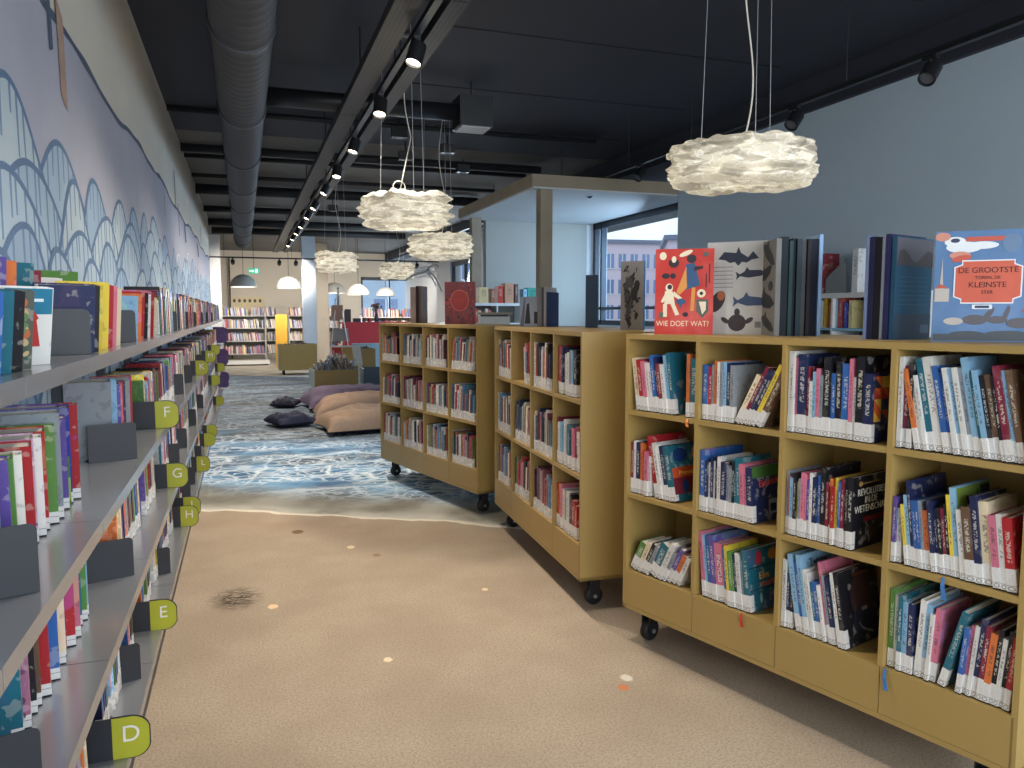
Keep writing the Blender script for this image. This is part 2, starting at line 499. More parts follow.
# ------------------------------------------------------------------ mesh builder
class MB:
    def __init__(s):
        s.v, s.f, s.mi = [], [], []

    def box(s, x0, y0, z0, x1, y1, z1, mi=0, M=None):
        b = len(s.v)
        vs = [(x0, y0, z0), (x1, y0, z0), (x1, y1, z0), (x0, y1, z0), (x0, y0, z1), (x1, y0, z1), (x1, y1, z1), (x0, y1, z1)]
        if M is not None:
            vs = [tuple(M @ Vector(q)) for q in vs]
        s.v += vs
        s.f += [(b, b + 3, b + 2, b + 1), (b + 4, b + 5, b + 6, b + 7), (b, b + 1, b + 5, b + 4), (b + 1, b + 2, b + 6, b + 5), (b + 2, b + 3, b + 7, b + 6), (b + 3, b, b + 4, b + 7)]
        s.mi += [mi] * 6
        return s

    def tube(s, pts, r, n=8, mi=0, caps=True):
        pts = [Vector(q) for q in pts]
        rr = r if isinstance(r, (list, tuple)) else [r] * len(pts)
        b = len(s.v)
        t0 = (pts[1] - pts[0]).normalized()
        up = Vector((0, 0, 1)) if abs(t0.z) < 0.9 else Vector((1, 0, 0))
        a = t0.cross(up).normalized()
        for i, q in enumerate(pts):
            t = (pts[min(i + 1, len(pts) - 1)] - pts[max(i - 1, 0)]).normalized()
            a = (a - t * a.dot(t)).normalized()
            c = t.cross(a)
            for k in range(n):
                w = 2 * pi * k / n
                s.v.append(tuple(q + (a * cos(w) + c * sin(w)) * rr[i]))
        for i in range(len(pts) - 1):
            for k in range(n):
                s.f.append((b + i * n + k, b + i * n + (k + 1) % n, b + (i + 1) * n + (k + 1) % n, b + (i + 1) * n + k))
                s.mi.append(mi)
        if caps:
            s.f += [tuple(b + k for k in range(n))[::-1], tuple(b + (len(pts) - 1) * n + k for k in range(n))]
            s.mi += [mi, mi]
        return s

    def lathe(s, prof, n=24, c=(0, 0, 0), mi=0):
        b = len(s.v)
        for r, z in prof:
            for k in range(n):
                w = 2 * pi * k / n
                s.v.append((c[0] + r * cos(w), c[1] + r * sin(w), c[2] + z))
        for i in range(len(prof) - 1):
            for k in range(n):
                s.f.append((b + i * n + k, b + i * n + (k + 1) % n, b + (i + 1) * n + (k + 1) % n, b + (i + 1) * n + k))
                s.mi.append(mi)
        return s

    def poly(s, pts, mi=0):
        b = len(s.v)
        s.v += [tuple(q) for q in pts]
        s.f.append(tuple(range(b, b + len(pts))))
        s.mi.append(mi)
        return s

    def prism(s, pts, off, mi=0):
        """closed prism: outline pts pushed along vector off"""
        b, n = len(s.v), len(pts)
        off = Vector(off)
        s.v += [tuple(q) for q in pts] + [tuple(Vector(q) + off) for q in pts]
        s.f += [tuple(range(b, b + n))[::-1], tuple(range(b + n, b + 2 * n))]
        s.mi += [mi, mi]
        for k in range(n):
            s.f.append((b + k, b + (k + 1) % n, b + n + (k + 1) % n, b + n + k))
            s.mi.append(mi)
        return s

    def build(s, name, mats, parent=None, smooth_=False, loc=None, rot=None):
        me = bpy.data.meshes.new(name)
        me.from_pydata(s.v, [], s.f)
        for m in (mats if isinstance(mats, (list, tuple)) else [mats]):
            me.materials.append(m)
        if any(s.mi):
            me.polygons.foreach_set('material_index', s.mi)
        if smooth_:
            me.polygons.foreach_set('use_smooth', [True] * len(me.polygons))
        me.update()
        o = bpy.data.objects.new(name, me)
        COL.objects.link(o)
        if parent is not None:
            o.parent = parent
        if loc is not None:
            o.location = loc
        if rot is not None:
            o.rotation_euler = rot
        return o


def tag(o, label=None, cat=None, group=None, kind=None):
    for k, v in (('label', label), ('category', cat), ('group', group), ('kind', kind)):
        if v:
            o[k] = v
    return o


def thing(name, label, cat, loc=(0, 0, 0), rz=0.0, group=None):
    o = bpy.data.objects.new(name, None)
    o.empty_display_size = 0.1
    COL.objects.link(o)
    o.location = loc
    o.rotation_euler = (0, 0, rz)
    return tag(o, label, cat, group)


def struct(name, mb, m, label=None, parent=None):
    o = mb.build(name, m, parent)
    if parent is None:
        tag(o, label, 'room', None, 'structure')
    return o


def text(s_, size, m, parent, loc, rot, name='title_lettering', squeeze=1.0, align='CENTER', ext=0.0006):
    cu = bpy.data.curves.new(name, 'FONT')
    cu.body = s_
    cu.size = size
    cu.align_x = align
    cu.align_y = 'CENTER'
    cu.extrude = ext
    cu.space_line = 0.85
    cu.materials.append(m)
    tmp = bpy.data.objects.new(name, cu)
    me = bpy.data.meshes.new_from_object(tmp)
    bpy.data.objects.remove(tmp)
    if not me.materials:
        me.materials.append(m)
    o = bpy.data.objects.new(name, me)
    COL.objects.link(o)
    o.parent = parent
    o.location = loc
    o.rotation_euler = rot
    o.scale = (squeeze, 1, 1)
    return o


_u = ['first', 'second', 'third', 'fourth', 'fifth', 'sixth', 'seventh', 'eighth', 'ninth']
ORD = _u + ['tenth', 'eleventh', 'twelfth', 'thirteenth', 'fourteenth', 'fifteenth', 'sixteenth', 'seventeenth', 'eighteenth', 'nineteenth']
for _t, _th in (('twenty', 'twentieth'), ('thirty', 'thirtieth'), ('forty', 'fortieth'), ('fifty', 'fiftieth'), ('sixty', 'sixtieth'), ('seventy', 'seventieth')):
    ORD += [_th] + [_t + '-' + q for q in _u]

# ------------------------------------------------------------------ the room
CEIL, WX, WEND = 3.55, -0.66, 18.2
RX, RTOP, REND = 4.8, 3.27, 7.94
struct('floor', MB().box(-5, -3, -0.1, 9, 30, 0), CARPET, 'sand and sea printed carpet floor of the library')
NAVY = mat('ceiling_navy', (46, 48, 58), 0.8, vary=0.06, scale=1.5)
SLAB = mat('ceiling_concrete', (112, 108, 102), 0.85, vary=0.12, scale=1.2, bump=0.1)
cl = MB().box(-5, -3, CEIL, 9, 9.6, CEIL + 0.15)
struct('ceiling', cl, NAVY, 'dark navy flat ceiling above the bookcases')
struct('ceiling_rear', MB().box(-5, 9.6, CEIL + 0.02, 9, 30, CEIL + 0.17), SLAB, 'bare grey concrete ceiling beyond the dark panels')
sm = MB()
for k in range(6):
    y = 1.2 + k * 1.45
    sm.box(1.3, y, CEIL - 0.004, RX - 0.5, y + 0.012, CEIL + 0.01)
struct('trim_1', sm, mat('seam', (22, 23, 28), 0.9), 'thin dark seams between the ceiling panels')
PLASTER = mat('cream_plaster', (226, 219, 204), 0.85, vary=0.05, scale=1.5, bump=0.06)
struct('wall_left', MB().box(WX - 0.2, -3, 0, WX, WEND, CEIL), PLASTER, 'cream plaster wall behind the mural and long shelf')
GREYWALL = mat('grey_wall', (194, 212, 224), 0.85, vary=0.03, scale=1)
wr_ = MB().box(RX, -3, 0, RX + 0.9, REND, RTOP)
struct('wall_right', wr_, GREYWALL, 'pale blue-grey wall beyond the bookcases')
struct('trim_2', MB().box(RX - 0.05, -3, RTOP, RX + 0.9, 30, CEIL), NAVY, 'dark bulkhead above the pale blue-grey wall')
struct('wall_partition', MB().box(3.42, 11.0, 0, 5.05, 11.14, 2.86), mat('partition_paint', (168, 168, 160), 0.85, vary=0.03, scale=1), 'light grey partition under the canopy')
RW = MB().box(5.12, 11.14, 0, 5.4, 16.9, 3.27).box(5.12, 19.6, 0, 5.4, 25.5, 3.27).box(5.12, 16.9, 2.82, 5.4, 19.6, 3.27).box(5.12, 16.9, 0, 5.4, 19.6, 1.0)
RW.box(5.12, 8.0, 0, 5.4, 11.0, 1.32).box(5.05, 11.0, 0, 5.4, 11.3, 3.27)
struct('wall_facade', RW, mat('facade_paint', (212, 216, 218), 0.8, vary=0.03, scale=1), 'white facade wall around the windows')
FARW = mat('far_wall', (224, 214, 198), 0.85, vary=0.03, scale=1)
fw = MB().box(-5, 27.2, 0, 2.0, 27.4, CEIL).box(2.0, 27.2, 2.75, 6, 27.4, CEIL).box(3.15, 27.2, 0, 3.9, 27.4, 2.75)
struct('wall_far', fw, FARW, 'cream end wall beyond the far bookshelves')
struct('wall_recess', MB().box(-5.2, WEND, 0, -5, 27.4, CEIL).box(-5, WEND - 0.2, 0, WX - 0.2, WEND, CEIL), FARW, 'side wall of the far reading area')

# windows: frame, mullions, pane
FRAME = mat('window_frame', (48, 56, 66), 0.4, vary=0.03)


def window(name, label, x, y0, y1, z0, z1, mull, bar=None, along='Y'):
    t = thing(name, label, 'window')
    t['kind'] = 'structure'
    f = MB()
    w = 0.07

    def B(a0, b0, a1, b1, d=0.04):
        if along == 'Y':
            f.box(x - d, a0, b0, x + d, a1, b1)
        else:
            f.box(a0, x - d, b0, a1, x + d, b1)
    B(y0, z0, y1, z0 + w)
    B(y0, z1 - 0.12, y1, z1)
    B(y0, z0, y0 + w, z1)
    B(y1 - w, z0, y1, z1)
    for q in mull:
        B(q - 0.03, z0, q + 0.03, z1)
    if bar:
        B(y0, bar - 0.02, y1, bar + 0.02)
    f.build('window_frame', FRAME, t)
    g = MB()
    if along == 'Y':
        g.box(x - 0.004, y0 + w, z0 + w, x + 0.004, y1 - w, z1 - 0.12)
    else:
        g.box(y0 + w, x - 0.004, z0 + w, y1 - w, x + 0.004, z1 - 0.12)
    g.build('window_pane', GLASS, t)
    return t


window('window_1', 'large dark framed window under the canopy facing brick houses', 5.2, 8.0, 11.0, 1.32, 2.9, (10.72,), 1.57)
window('window_2', 'dark framed window behind the ornate red book', 5.2, 16.9, 19.6, 1.0, 2.82, (18.4,))
window('window_3', 'tall bright window behind the red counter', 27.3, 2.0, 3.15, 0.0, 2.4, (2.6,), None, 'X')
window('window_4', 'wide bright shop window at the far end', 27.3, 3.9, 6.0, 0.3, 2.75, (4.9,), None, 'X')
struct('trim_3', MB().box(2.0, 27.2, 2.4, 3.15, 27.4, 2.75), FARW, 'wall strip above the tall far window')

# ------------------------------------------------------------------ mural on the left wall
def mural():
    t = thing('wall_mural', 'painted mural of blue layered waves under a pale lilac sky, above the long shelf', 'mural', (WX, 0, 0))
    sky = mat('mural_sky', (182, 184, 198), 0.85, vary=0.05, scale=3, bump=0.08)
    Y0, Y1 = 0.6, WEND - 0.05

    def border(y):
        return 2.655 + 0.025 * sin(y * 1.1) + 0.02 * sin(y * 3.3 + 1) + 0.02 * noise.noise(Vector((y * 2, 3, 0)))

    def ridge(y):
        return 2.19 + 0.05 * sin(y * 1.25 + 0.3) + 0.10 * noise.noise(Vector((y * 1.3, 0, 5)))
    ys = [Y0 + (Y1 - Y0) * i / 300 for i in range(301)]
    m = MB()
    for a, b in zip(ys, ys[1:]):
        m.poly([(0.003, a, 0.9), (0.003, b, 0.9), (0.003, b, border(b)), (0.003, a, border(a))])
    m.build('sky_field', sky, t)
    # border stroke
    m = MB()
    for a, b in zip(ys, ys[1:]):
        wa, wb_ = (0.016 + 0.012 * noise.noise(Vector((q * 3, 1, 1))) for q in (a, b))
        m.poly([(0.005, a, border(a) - wa), (0.005, b, border(b) - wb_), (0.005, b, border(b) + wb_), (0.005, a, border(a) + wa)])
    for (y, z, h, w) in ((3.40, 2.72, 0.24, 0.055), (9.2, 2.83, 0.2, 0.06), (9.6, 2.55, 0.18, 0.06), (10.6, 2.5, 0.12, 0.2), (13.5, 2.5, 0.1, 0.3), (14.6, 2.85, 0.16, 0.08)):
        m.poly([(0.006, y - w, z + h), (0.006, y - w * 0.2, z - h), (0.006, y + w, z - h * 0.9), (0.006, y + w * 0.1, z + h)])
    m.build('border_stroke', mat('mural_stroke', (84, 96, 116), 0.8, vary=0.2, scale=9), t)
    for (y, z, h, w) in ((3.60, 2.55, 0.19, 0.07), (7.9, 2.5, 0.1, 0.04)):
        m = MB()
        m.poly([(0.0065, y - w, z + h), (0.0065, y - w * 0.6, z - h), (0.0065, y + w, z - h * 1.2), (0.0065, y + w * 0.8, z + h * 0.7)])
        m.build('rust_mark', mat('mural_rust', (182, 152, 134), 0.85, vary=0.2, scale=12), t)
    # overlapping wave scales, rear rows first
    rnd = random.Random(4)
    fills = [mat('mural_wave_%d' % i, c, 0.85, vary=0.06, scale=4) for i, c in enumerate(((168, 190, 208), (180, 200, 214), (190, 206, 214), (158, 183, 206)))]
    F, L, H, K = MB(), MB(), MB(), MB()

    def ribbon(mb, pts, w0, w1, x):
        nP = len(pts)
        for i in range(nP - 1):
            (y0, z0), (y1, z1) = pts[i], pts[i + 1]
            d = Vector((y1 - y0, z1 - z0))
            if d.length < 1e-6:
                continue
            q = Vector((-d.y, d.x)).normalized()
            a, b = (w0 + (w1 - w0) * k / nP for k in (i, i + 1))
            ky = 1.6
            mb.poly([(x, y0 - q.x * a * ky, z0 - q.y * a), (x, y1 - q.x * b * ky, z1 - q.y * b), (x, y1 + q.x * b * ky, z1 + q.y * b), (x, y0 + q.x * a * ky, z0 + q.y * a)])
    for row in range(7):
        y = Y0 + rnd.random() * 0.2
        k = 0
        while y < Y1 - 0.6:
            w = rnd.uniform(0.7, 1.35)
            top = ridge(y) - row * 0.135 + rnd.uniform(-0.05, 0.05)
            h = rnd.uniform(0.26, 0.40)
            sk = rnd.uniform(0.35, 0.65)
            x = 0.004 + (row * 2 + k % 2) * 0.0006
            arc = []
            for i in range(25):
                u = i / 24
                e = (u / sk) if u < sk else (1 - u) / (1 - sk)
                zz = top - h * (1 - sin(e * pi / 2) ** 1.2) + 0.012 * noise.noise(Vector((y + u * 3, row, 2)))
                arc.append((min(y + u * w, Y1), zz))
            F.poly([(x, q[0], q[1]) for q in arc] + [(x, arc[-1][0], top - h - 0.3), (x, arc[0][0], top - h - 0.3)], rnd.randrange(4))
            ribbon(L, arc, 0.013, 0.010, x + 0.0002)
            if row == 0 and rnd.random() < 0.45:
                ribbon(K, [(q[0], q[1] + 0.012) for q in arc[8:20]], 0.02, 0.004, x + 0.00025)
            ns = int(w / 0.085)
            for j in range(1, ns):
                u = j / ns
                i = int(u * 24)
                y1, z1 = arc[i]
                le = rnd.uniform(0.35, 0.8) * h
                ribbon(H, [(y1, z1 - 0.01), (y1 + 0.015 * (u - 0.5), z1 - le * 0.5), (y1 + 0.05 * (u - 0.5), z1 - le)], 0.008, 0.004, x + 0.00015)
            y += w * rnd.uniform(0.62, 0.85)
            k += 1
    F.build('wave_field', fills, t)
    L.build('wave_outline', mat('mural_line', (98, 126, 160), 0.85, vary=0.1, scale=5), t)
    H.build('hatch_stroke', mat('mural_hatch', (120, 148, 180), 0.85, vary=0.1, scale=5), t)
    K.build('white_crest', mat('mural_white', (226, 226, 224), 0.85), t)


mural()

# ------------------------------------------------------------------ yellow bookcases
DEP, HT = 0.66, 1.408
CASES = {}


def bookcase(key, label, loc, ang, LEN):
    t = thing('bookcase', label, 'bookcase', loc, ang, 'mustard bookcases on castors')
    p = 0.018
    for x in (0, LEN - p):
        MB().box(x, 0, 0.168, x + p, DEP, HT - 0.022).build('side_panel', MUSTARD, t)
    MB().box(0, 0, HT - 0.022, LEN, DEP, HT).build('top_panel', MUSTARD, t)
    MB().box(0, 0, 0.168, LEN, DEP, 0.186).build('bottom_panel', MUSTARD, t)
    MB().box(p, DEP / 2 - 0.006, 0.186, LEN - p, DEP / 2 + 0.006, HT - 0.022).build('back_panel', MUSTARD, t)
    inner = (LEN - 2 * p - 3 * p) / 4
    xs = [p + k * (inner + p) for k in range(4)]
    for k in range(1, 4):
        m = MB()
        m.box(xs[k] - p, 0, 0.346, xs[k], DEP / 2 - 0.006, HT - 0.022)
        m.build('divider', MUSTARD, t)
    for z in (1.052, 0.678, 0.326):
        m = MB()
        for k in range(4):
            m.box(xs[k], 0.001, z, xs[k] + inner, DEP / 2 - 0.006, z + 0.02)
        m.build('shelf_board', MUSTARD, t)
    for k in range(4):
        MB().box(xs[k] - 0.0075, 0.0, 0.1875, xs[k] + inner + 0.0075, 0.016, 0.3445).build('plinth_panel', MUSTARD, t)
    for x in (0.055, LEN - 0.12):
        for y in (0.12, DEP - 0.12):
            w = MB().tube([(x - 0.018, y, 0.048), (x - 0.012, y, 0.048), (x + 0.012, y, 0.048), (x + 0.018, y, 0.048)], [0.04, 0.048, 0.048, 0.04], 20).build('castor', RUBBER, t, True)
            f = MB().box(x - 0.026, y - 0.026, 0.04, x - 0.02, y + 0.026, 0.14).box(x + 0.02, y - 0.026, 0.04, x + 0.026, y + 0.026, 0.14).box(x - 0.03, y - 0.032, 0.135, x + 0.03, y + 0.032, 0.168)
            f.build('castor_fork', BLACKMETAL, w)
            MB().tube([(x - 0.031, y, 0.048), (x + 0.031, y, 0.048)], 0.01, 10).build('axle_cap', mat('axle_steel', (190, 190, 190), 0.3, metal=0.8), w)
    CASES[key] = (Vector(loc), ang, xs, inner)


bookcase('A', 'mustard bookcase with WIE DOET WAT? standing on its top', (1.596, 3.052, 0), radians(-73.5), 1.61)
bookcase('B', 'middle mustard bookcase, standing between the other two', (1.636, 5.071, 0), radians(-93.2), 1.668)
bookcase('C', 'mustard bookcase beside the bean bags, ornate red book on its top', (1.162, 7.018, 0), radians(-75.55), 1.727)


def at_case(key, x, y, z):
    L, a, _, _ = CASES[key]
    return L + Vector((x * cos(a) - y * sin(a), x * sin(a) + y * cos(a), z))


# ------------------------------------------------------------------ books
PAL = {'w': ((222, 220, 214), 'white'), 'r': ((168, 40, 46), 'red'), 'n': ((36, 44, 82), 'navy'), 'b': ((52, 100, 170), 'blue'), 'l': ((136, 180, 210), 'light blue'),
       't': ((36, 106, 124), 'teal'), 'g': ((88, 134, 66), 'green'), 'y': ((222, 196, 70), 'yellow'), 'o': ((212, 116, 62), 'orange'), 'k': ((30, 30, 36), 'black'),
       'p': ((208, 118, 140), 'pink'), 'v': ((94, 76, 146), 'violet'), 'm': ((128, 40, 62), 'maroon'), 'c': ((224, 208, 176), 'cream'), 'e': ((140, 146, 152), 'grey'),
       'd': ((110, 84, 64), 'brown')}
NBOOK = [0]


def book(loc, rz, lean, t, h, d, col, sticker=True, jitter=0.1, label=None, group=None, rgb=None):
    """local: x thickness, y from spine (0) to fore-edge (d), z up"""
    rgb = rgb or PAL[col][0]
    bt = 0.0018 if t > 0.007 else 0.001
    m = MB().box(0, 0, 0, t, bt, h).box(0, bt, 0, bt, d, h).box(t - bt, bt, 0, t, d, h)
    o = m.build('book', COVER)
    q = random.uniform(1 - jitter, 1 + jitter)
    o.color = (*[min(1, v * q) for v in lin(rgb)], 1)
    o.location = loc
    o.rotation_euler = (0, lean, rz)
    MB().box(bt, bt, 0.003, t - bt, d - 0.004, h - 0.004).build('page_block', PAPER, o)
    if sticker:
        hh = random.uniform(0.062, 0.07) if sticker is True else sticker
        w = min(0.022, d * 0.2)
        MB().box(-0.0004, -0.0004, 0.0, t + 0.0004, 0.0, hh).box(-0.0004, 0, 0, 0, w, hh).box(t, 0, 0, t + 0.0004, w, hh).build('spine_label', STICKER, o)
    NBOOK[0] += 1
    tag(o, label, 'book', group)
    return o


def parse(s_):
    out = []
    for q in s_.split():
        if q[0] == '<':
            out.append(('lean', -radians(float(q[1:]))))
        elif q[0] == '>':
            out.append(('lean', radians(float(q[1:]))))
        elif q[0] == '|':
            out.append(('lean', 0.0))
        elif q[0] == '+':
            out.append(('gap', float(q[1:]) / 1000))
        else:
            a = q.split('!')
            b = a[0][1:].split(':')
            out.append(('book', q[0], float(b[0]) / 1000, float(b[1]) / 1000, (float(b[2]) / 100 if len(b) > 2 else 0.2), a[1] if len(a) > 1 else None))
    return out


SPECIAL = {}


def fill(tokens, width, place, label, group, fill_frac, sticker=True):
    """run of books from 0 to width*fill_frac; thicknesses scaled to fit"""
    items = parse(tokens)
    tot = gaps = 0.0
    lean = 0.0
    for it in items:
        if it[0] == 'lean':
            lean = it[1]
        elif it[0] == 'gap':
            gaps += it[1]
        else:
            tot += it[2] / cos(lean)
    sc = (width * fill_frac - gaps) / tot
    u, lean, n = 0.003, 0.0, 0
    first = True
    for it in items:
        if it[0] == 'lean':
            lean = it[1]
        elif it[0] == 'gap':
            u += it[1]
        else:
            _, c, t, h, d, key = it
            t *= sc
            if first and lean < 0:
                pass
            g = 0.0004
            tt = t - g
            if lean >= 0:
                x, dz = u + tt * sin(lean) * math.tan(lean), tt * sin(lean)
            else:
                x, dz = u, 0.0
                # the right bottom corner lifts; keep the left one on the board
            n += 1
            o = place(x, dz, lean, tt, h, d, c, label(n, c, tt, h), group, sticker)
            if key:
                SPECIAL[key] = (o, tt, h, d)
            u += t / cos(lean)
            first = False
    return n


def thick(t, h):
    return 'slim' if t < 0.012 else ('thick' if t > 0.024 else ('tall' if h > 0.27 else 'plain'))


def case_fill(key, row, bay, tokens, frac=1.0, start=0.0):
    L, a, xs, inner = CASES[key]
    z = (1.072, 0.698, 0.346)[row]

    def place(x, dz, lean, t, h, d, c, lab, group, sticker):
        y = 0.012 + random.uniform(0, 0.012)
        return book(at_case(key, xs[bay] + start + x, y, z + dz + 0.0005), a, lean, t, h, d, c, sticker, label=lab, group=group)

    def label(n, c, t, h):
        return '%s %s book, %s from left, %s shelf, %s bay of the %s bookcase' % (
            thick(t, h), PAL[c][1].split()[-1], ORD[n - 1], ('top', 'middle', 'bottom')[row], ('first', 'second', 'third', 'fourth')[bay], 'nearest' if key == 'A' else 'middle')
    return fill(tokens, inner - start - 0.006, place, label, 'library books in the %s mustard bookcase' % ('nearest' if key == 'A' else 'middle'), frac)


# nearest bookcase, read off shelf by shelf
case_fill('A', 0, 0, '+36 <9 c16:232 r14:226 p12:220 w10:214 w10:216 b12:248 n9:240 m12:214 w10:212 l12:252 t12:262 +62 | o9:262 t20:244', 0.985)
case_fill('A', 0, 1, 'b22:222 r16:214 e8:224 o16:240 w10:236 e9:236 l12:236 n14:234 +2 e14:226 >27 c18:214 m12:252 n14:238 n14:236 y14:264 d18:226', 0.75)
case_fill('A', 0, 2, 'w16:292 p9:270 n24:282 m10:240 w10:190 l9:224 p10:236 e9:214 k20:276 b12:222 k16:264 b20:258 p10:276 w9:214 k20:284 n22:230:19!geo', 0.84)
case_fill('A', 0, 3, 'w13:290 m16:262 k14:268 +14 <11 o14:256 w12:246 w10:238 t18:290 w24:296 b16:270 b12:252 w13:266 l13:266 w13:268 e12:268 l18:300 t9:250 l13:264 k13:250 d16:252 k10:250 m18:280 l10:268 d16:270', 0.985)
case_fill('A', 1, 0, 'm9:226 w9:236 n14:230 o9:230 r10:200 p12:198 w9:180 +26 <12 r16:272:22 w11:246:21 w9:240 n14:236:20 t20:238:21!proef', 0.72)
case_fill('A', 1, 1, 'b18:252:24 n9:210 w9:204 n9:226 w9:214 n8:222 w12:236 n18:218 e9:206 e9:196 k8:230 <4 t12:236 t12:242 p12:222 p10:220 n20:216:22!elek', 0.70)
case_fill('A', 1, 2, 'e10:232 p8:214 l12:210 k11:230 y8:200 e9:212 p10:236 p9:232 v12:214 w9:240 n16:226 b12:238 k16:266:22 m12:218 o10:232 r10:208 y12:238 b10:230 m11:240 k12:244 k18:250:23!revo', 0.70)
case_fill('A', 1, 3, 'v12:216 w16:180 +18 <7 y10:196 l12:228 n10:274:24 b12:214 b10:216 e9:218 o18:190 n14:222 n10:200 k11:204 m10:206 k10:222 y11:252 l16:276:23!leaf w16:214 d26:226 n20:262 c26:250 p20:216 w16:222 r26:216', 0.985)
case_fill('A', 2, 0, '>26 g22:148:15 c16:158:15 k14:160:15 e12:158:15 t28:172:15 w16:190:15 e12:150:14 v14:176:14 o14:150:14 w14:142:14', 0.78)
case_fill('A', 2, 1, '+26 <7 p13:268:24 l10:256 b16:256:22 v16:262:23 p30:236:20!ency b12:224 y9:240 g16:220 n10:214 w14:222 e8:200 t22:240:22!voork', 0.71)
case_fill('A', 2, 2, 'w14:258 n11:206 k12:206 +22 <10 l18:282:23 b14:262 l16:288:24!twis w10:240 w9:232 t9:200 b18:206 w9:200 p10:282 e9:240 n14:238 l9:236 w11:260 k16:262:24!dark', 0.70)
case_fill('A', 2, 3, 'g14:262:24 w12:246 t11:250:22 l13:234 n15:232:22 +4 >3 w15:256:22 l13:246 w9:220 p15:240:20 +8 >14 t17:262:22 +34 >5 b12:214 p10:222 w9:226 n13:250 m12:234 o15:218 k11:236 w10:212 k11:238 r13:226', 0.97)

case_fill('B', 0, 3, 'r18:256 r14:254 n10:250 +14 w12:216 w12:214 w14:226 e12:240 l10:236 k18:240:23', 0.72)
case_fill('B', 1, 3, 'm12:244 w11:222 l12:226 b12:218 w10:246 t16:222 t12:220 r14:212 p12:216 m18:230 +20 <8 w14:210', 0.95)
case_fill('B', 2, 3, 'r12:236 o16:238 p14:240 w14:222 c12:216 e14:226 w16:228 k14:220 r22:196 r18:178:20', 0.80)

R90 = (pi / 2, 0, pi / 2)      # lettering on the +x board of a book


def cover_poly(mb, o, t, shapes, side=1, off=0.0008):
    """shapes on a board: (points in metres y,z ; material index)"""
    for k, (pts, mi) in enumerate(shapes):
        x = (t + off + k * 0.00004) if side > 0 else -off - k * 0.00004
        pp = [(x, y, z) for y, z in pts]
        if side < 0:
            pp = pp[::-1]
        mb.poly(pp, mi)


def ell(cy, cz, ry, rz_, n=18, a0=0, rot=0.0):
    out = []
    for k in range(n):
        w = a0 + 2 * pi * k / n
        y, z = ry * cos(w), rz_ * sin(w)
        out.append((cy + y * cos(rot) - z * sin(rot), cz + y * sin(rot) + z * cos(rot)))
    return out


def rect(y0, z0, y1, z1):
    return [(y0, z0), (y1, z0), (y1, z1), (y0, z1)]


def relabel(key, lab):
    SPECIAL[key][0]['label'] = lab


o, t, h, d = SPECIAL['revo']
text('REVOLUTIES\nIN DE\nWETENSCHAP', 0.034, TITLE_W, o, (t + 0.0006, d * 0.5, h * 0.66), R90, squeeze=0.92)
mb = MB()
cover_poly(mb, o, t, [(rect(d * 0.2, h * 0.89, d * 0.75, h * 0.905), 0), (ell(d * 0.2, h * 0.9, 0.012, 0.009), 0), (rect(d * 0.3, h * 0.36, d * 0.95, h * 0.43), 1), (ell(d * 0.6, h * 0.2, 0.03, 0.025), 2)])
mb.build('cover_art', [flat((190, 150, 90)), flat((120, 40, 34)), flat((70, 50, 45))], o)
relabel('revo', 'black book with REVOLUTIES IN DE WETENSCHAP in pale capitals on its cover')
o, t, h, d = SPECIAL['elek']
text('Elektriciteit', 0.038, flat((226, 84, 74)), o, (t + 0.0006, d * 0.53, h * 0.70), (pi / 2, radians(-4), pi / 2), squeeze=0.85)
mb = MB()
cover_poly(mb, o, t, [(rect(0.002, h * 0.8, d, h * 0.998), 0), (rect(d * 0.45, h * 0.12, d * 0.7, h * 0.38), 1), (rect(d * 0.5, h * 0.16, d * 0.66, h * 0.3), 2)])
mb.build('cover_art', [flat((72, 112, 52)), flat((150, 156, 168)), flat((30, 34, 60))], o)
relabel('elek', 'navy and green book with a red Elektriciteit title on its cover')
o, t, h, d = SPECIAL['proef']
mb = MB()
cover_poly(mb, o, t, [(rect(0.004, h * 0.42, d, h * 0.60), 0), (rect(0.004, 0.03, d, h * 0.42), 1), (ell(d * 0.3, h * 0.82, 0.045, 0.03), 2), (ell(d * 0.8, h * 0.82, 0.03, 0.035), 3), (ell(d * 0.35, h * 0.25, 0.02, 0.028), 2), (ell(d * 0.75, h * 0.2, 0.03, 0.04), 4)])
mb.build('cover_art', [flat((206, 82, 40)), flat((122, 36, 52)), flat((24, 60, 120)), flat((224, 160, 140)), flat((36, 110, 124))], o)
text('Proeven met', 0.026, flat((240, 200, 90)), o, (t + 0.0018, d * 0.52, h * 0.50), R90)
relabel('proef', 'teal and red book with an orange title band on its cover')
o, t, h, d = SPECIAL['voork']
text('Eins', 0.04, flat((226, 170, 90)), o, (t + 0.0014, d * 0.42, h * 0.55), R90)
text('voork', 0.04, flat((222, 120, 80)), o, (t + 0.0014, d * 0.5, h * 0.42), R90)
mb = MB()
cover_poly(mb, o, t, [(rect(0.004, h * 0.69, d, h * 0.72), 0), (rect(0.004, h * 0.34, d, h * 0.36), 0), (ell(d * 0.7, h * 0.86, 0.03, 0.022), 1), (ell(d * 0.78, h * 0.2, 0.032, 0.028), 1), (ell(d * 0.72, h * 0.12, 0.012, 0.02), 1), (ell(d * 0.3, h * 0.85, 0.02, 0.03), 2), (ell(d * 0.3, h * 0.2, 0.008, 0.02), 3)])
mb.build('cover_art', [flat((20, 78, 92)), flat((206, 140, 62)), flat((170, 50, 60)), flat((150, 190, 190))], o)
relabel('voork', 'teal book with orange beasts on its cover, near the pink ENCYCLO book')
o, t, h, d = SPECIAL['ency']
text('ENCYCLO', 0.024, TITLE_W, o, (t * 0.5, -0.0008, h * 0.58), (pi / 2, pi / 2, 0))
relabel('ency', 'thick pink book with ENCYCLO in white down its spine')
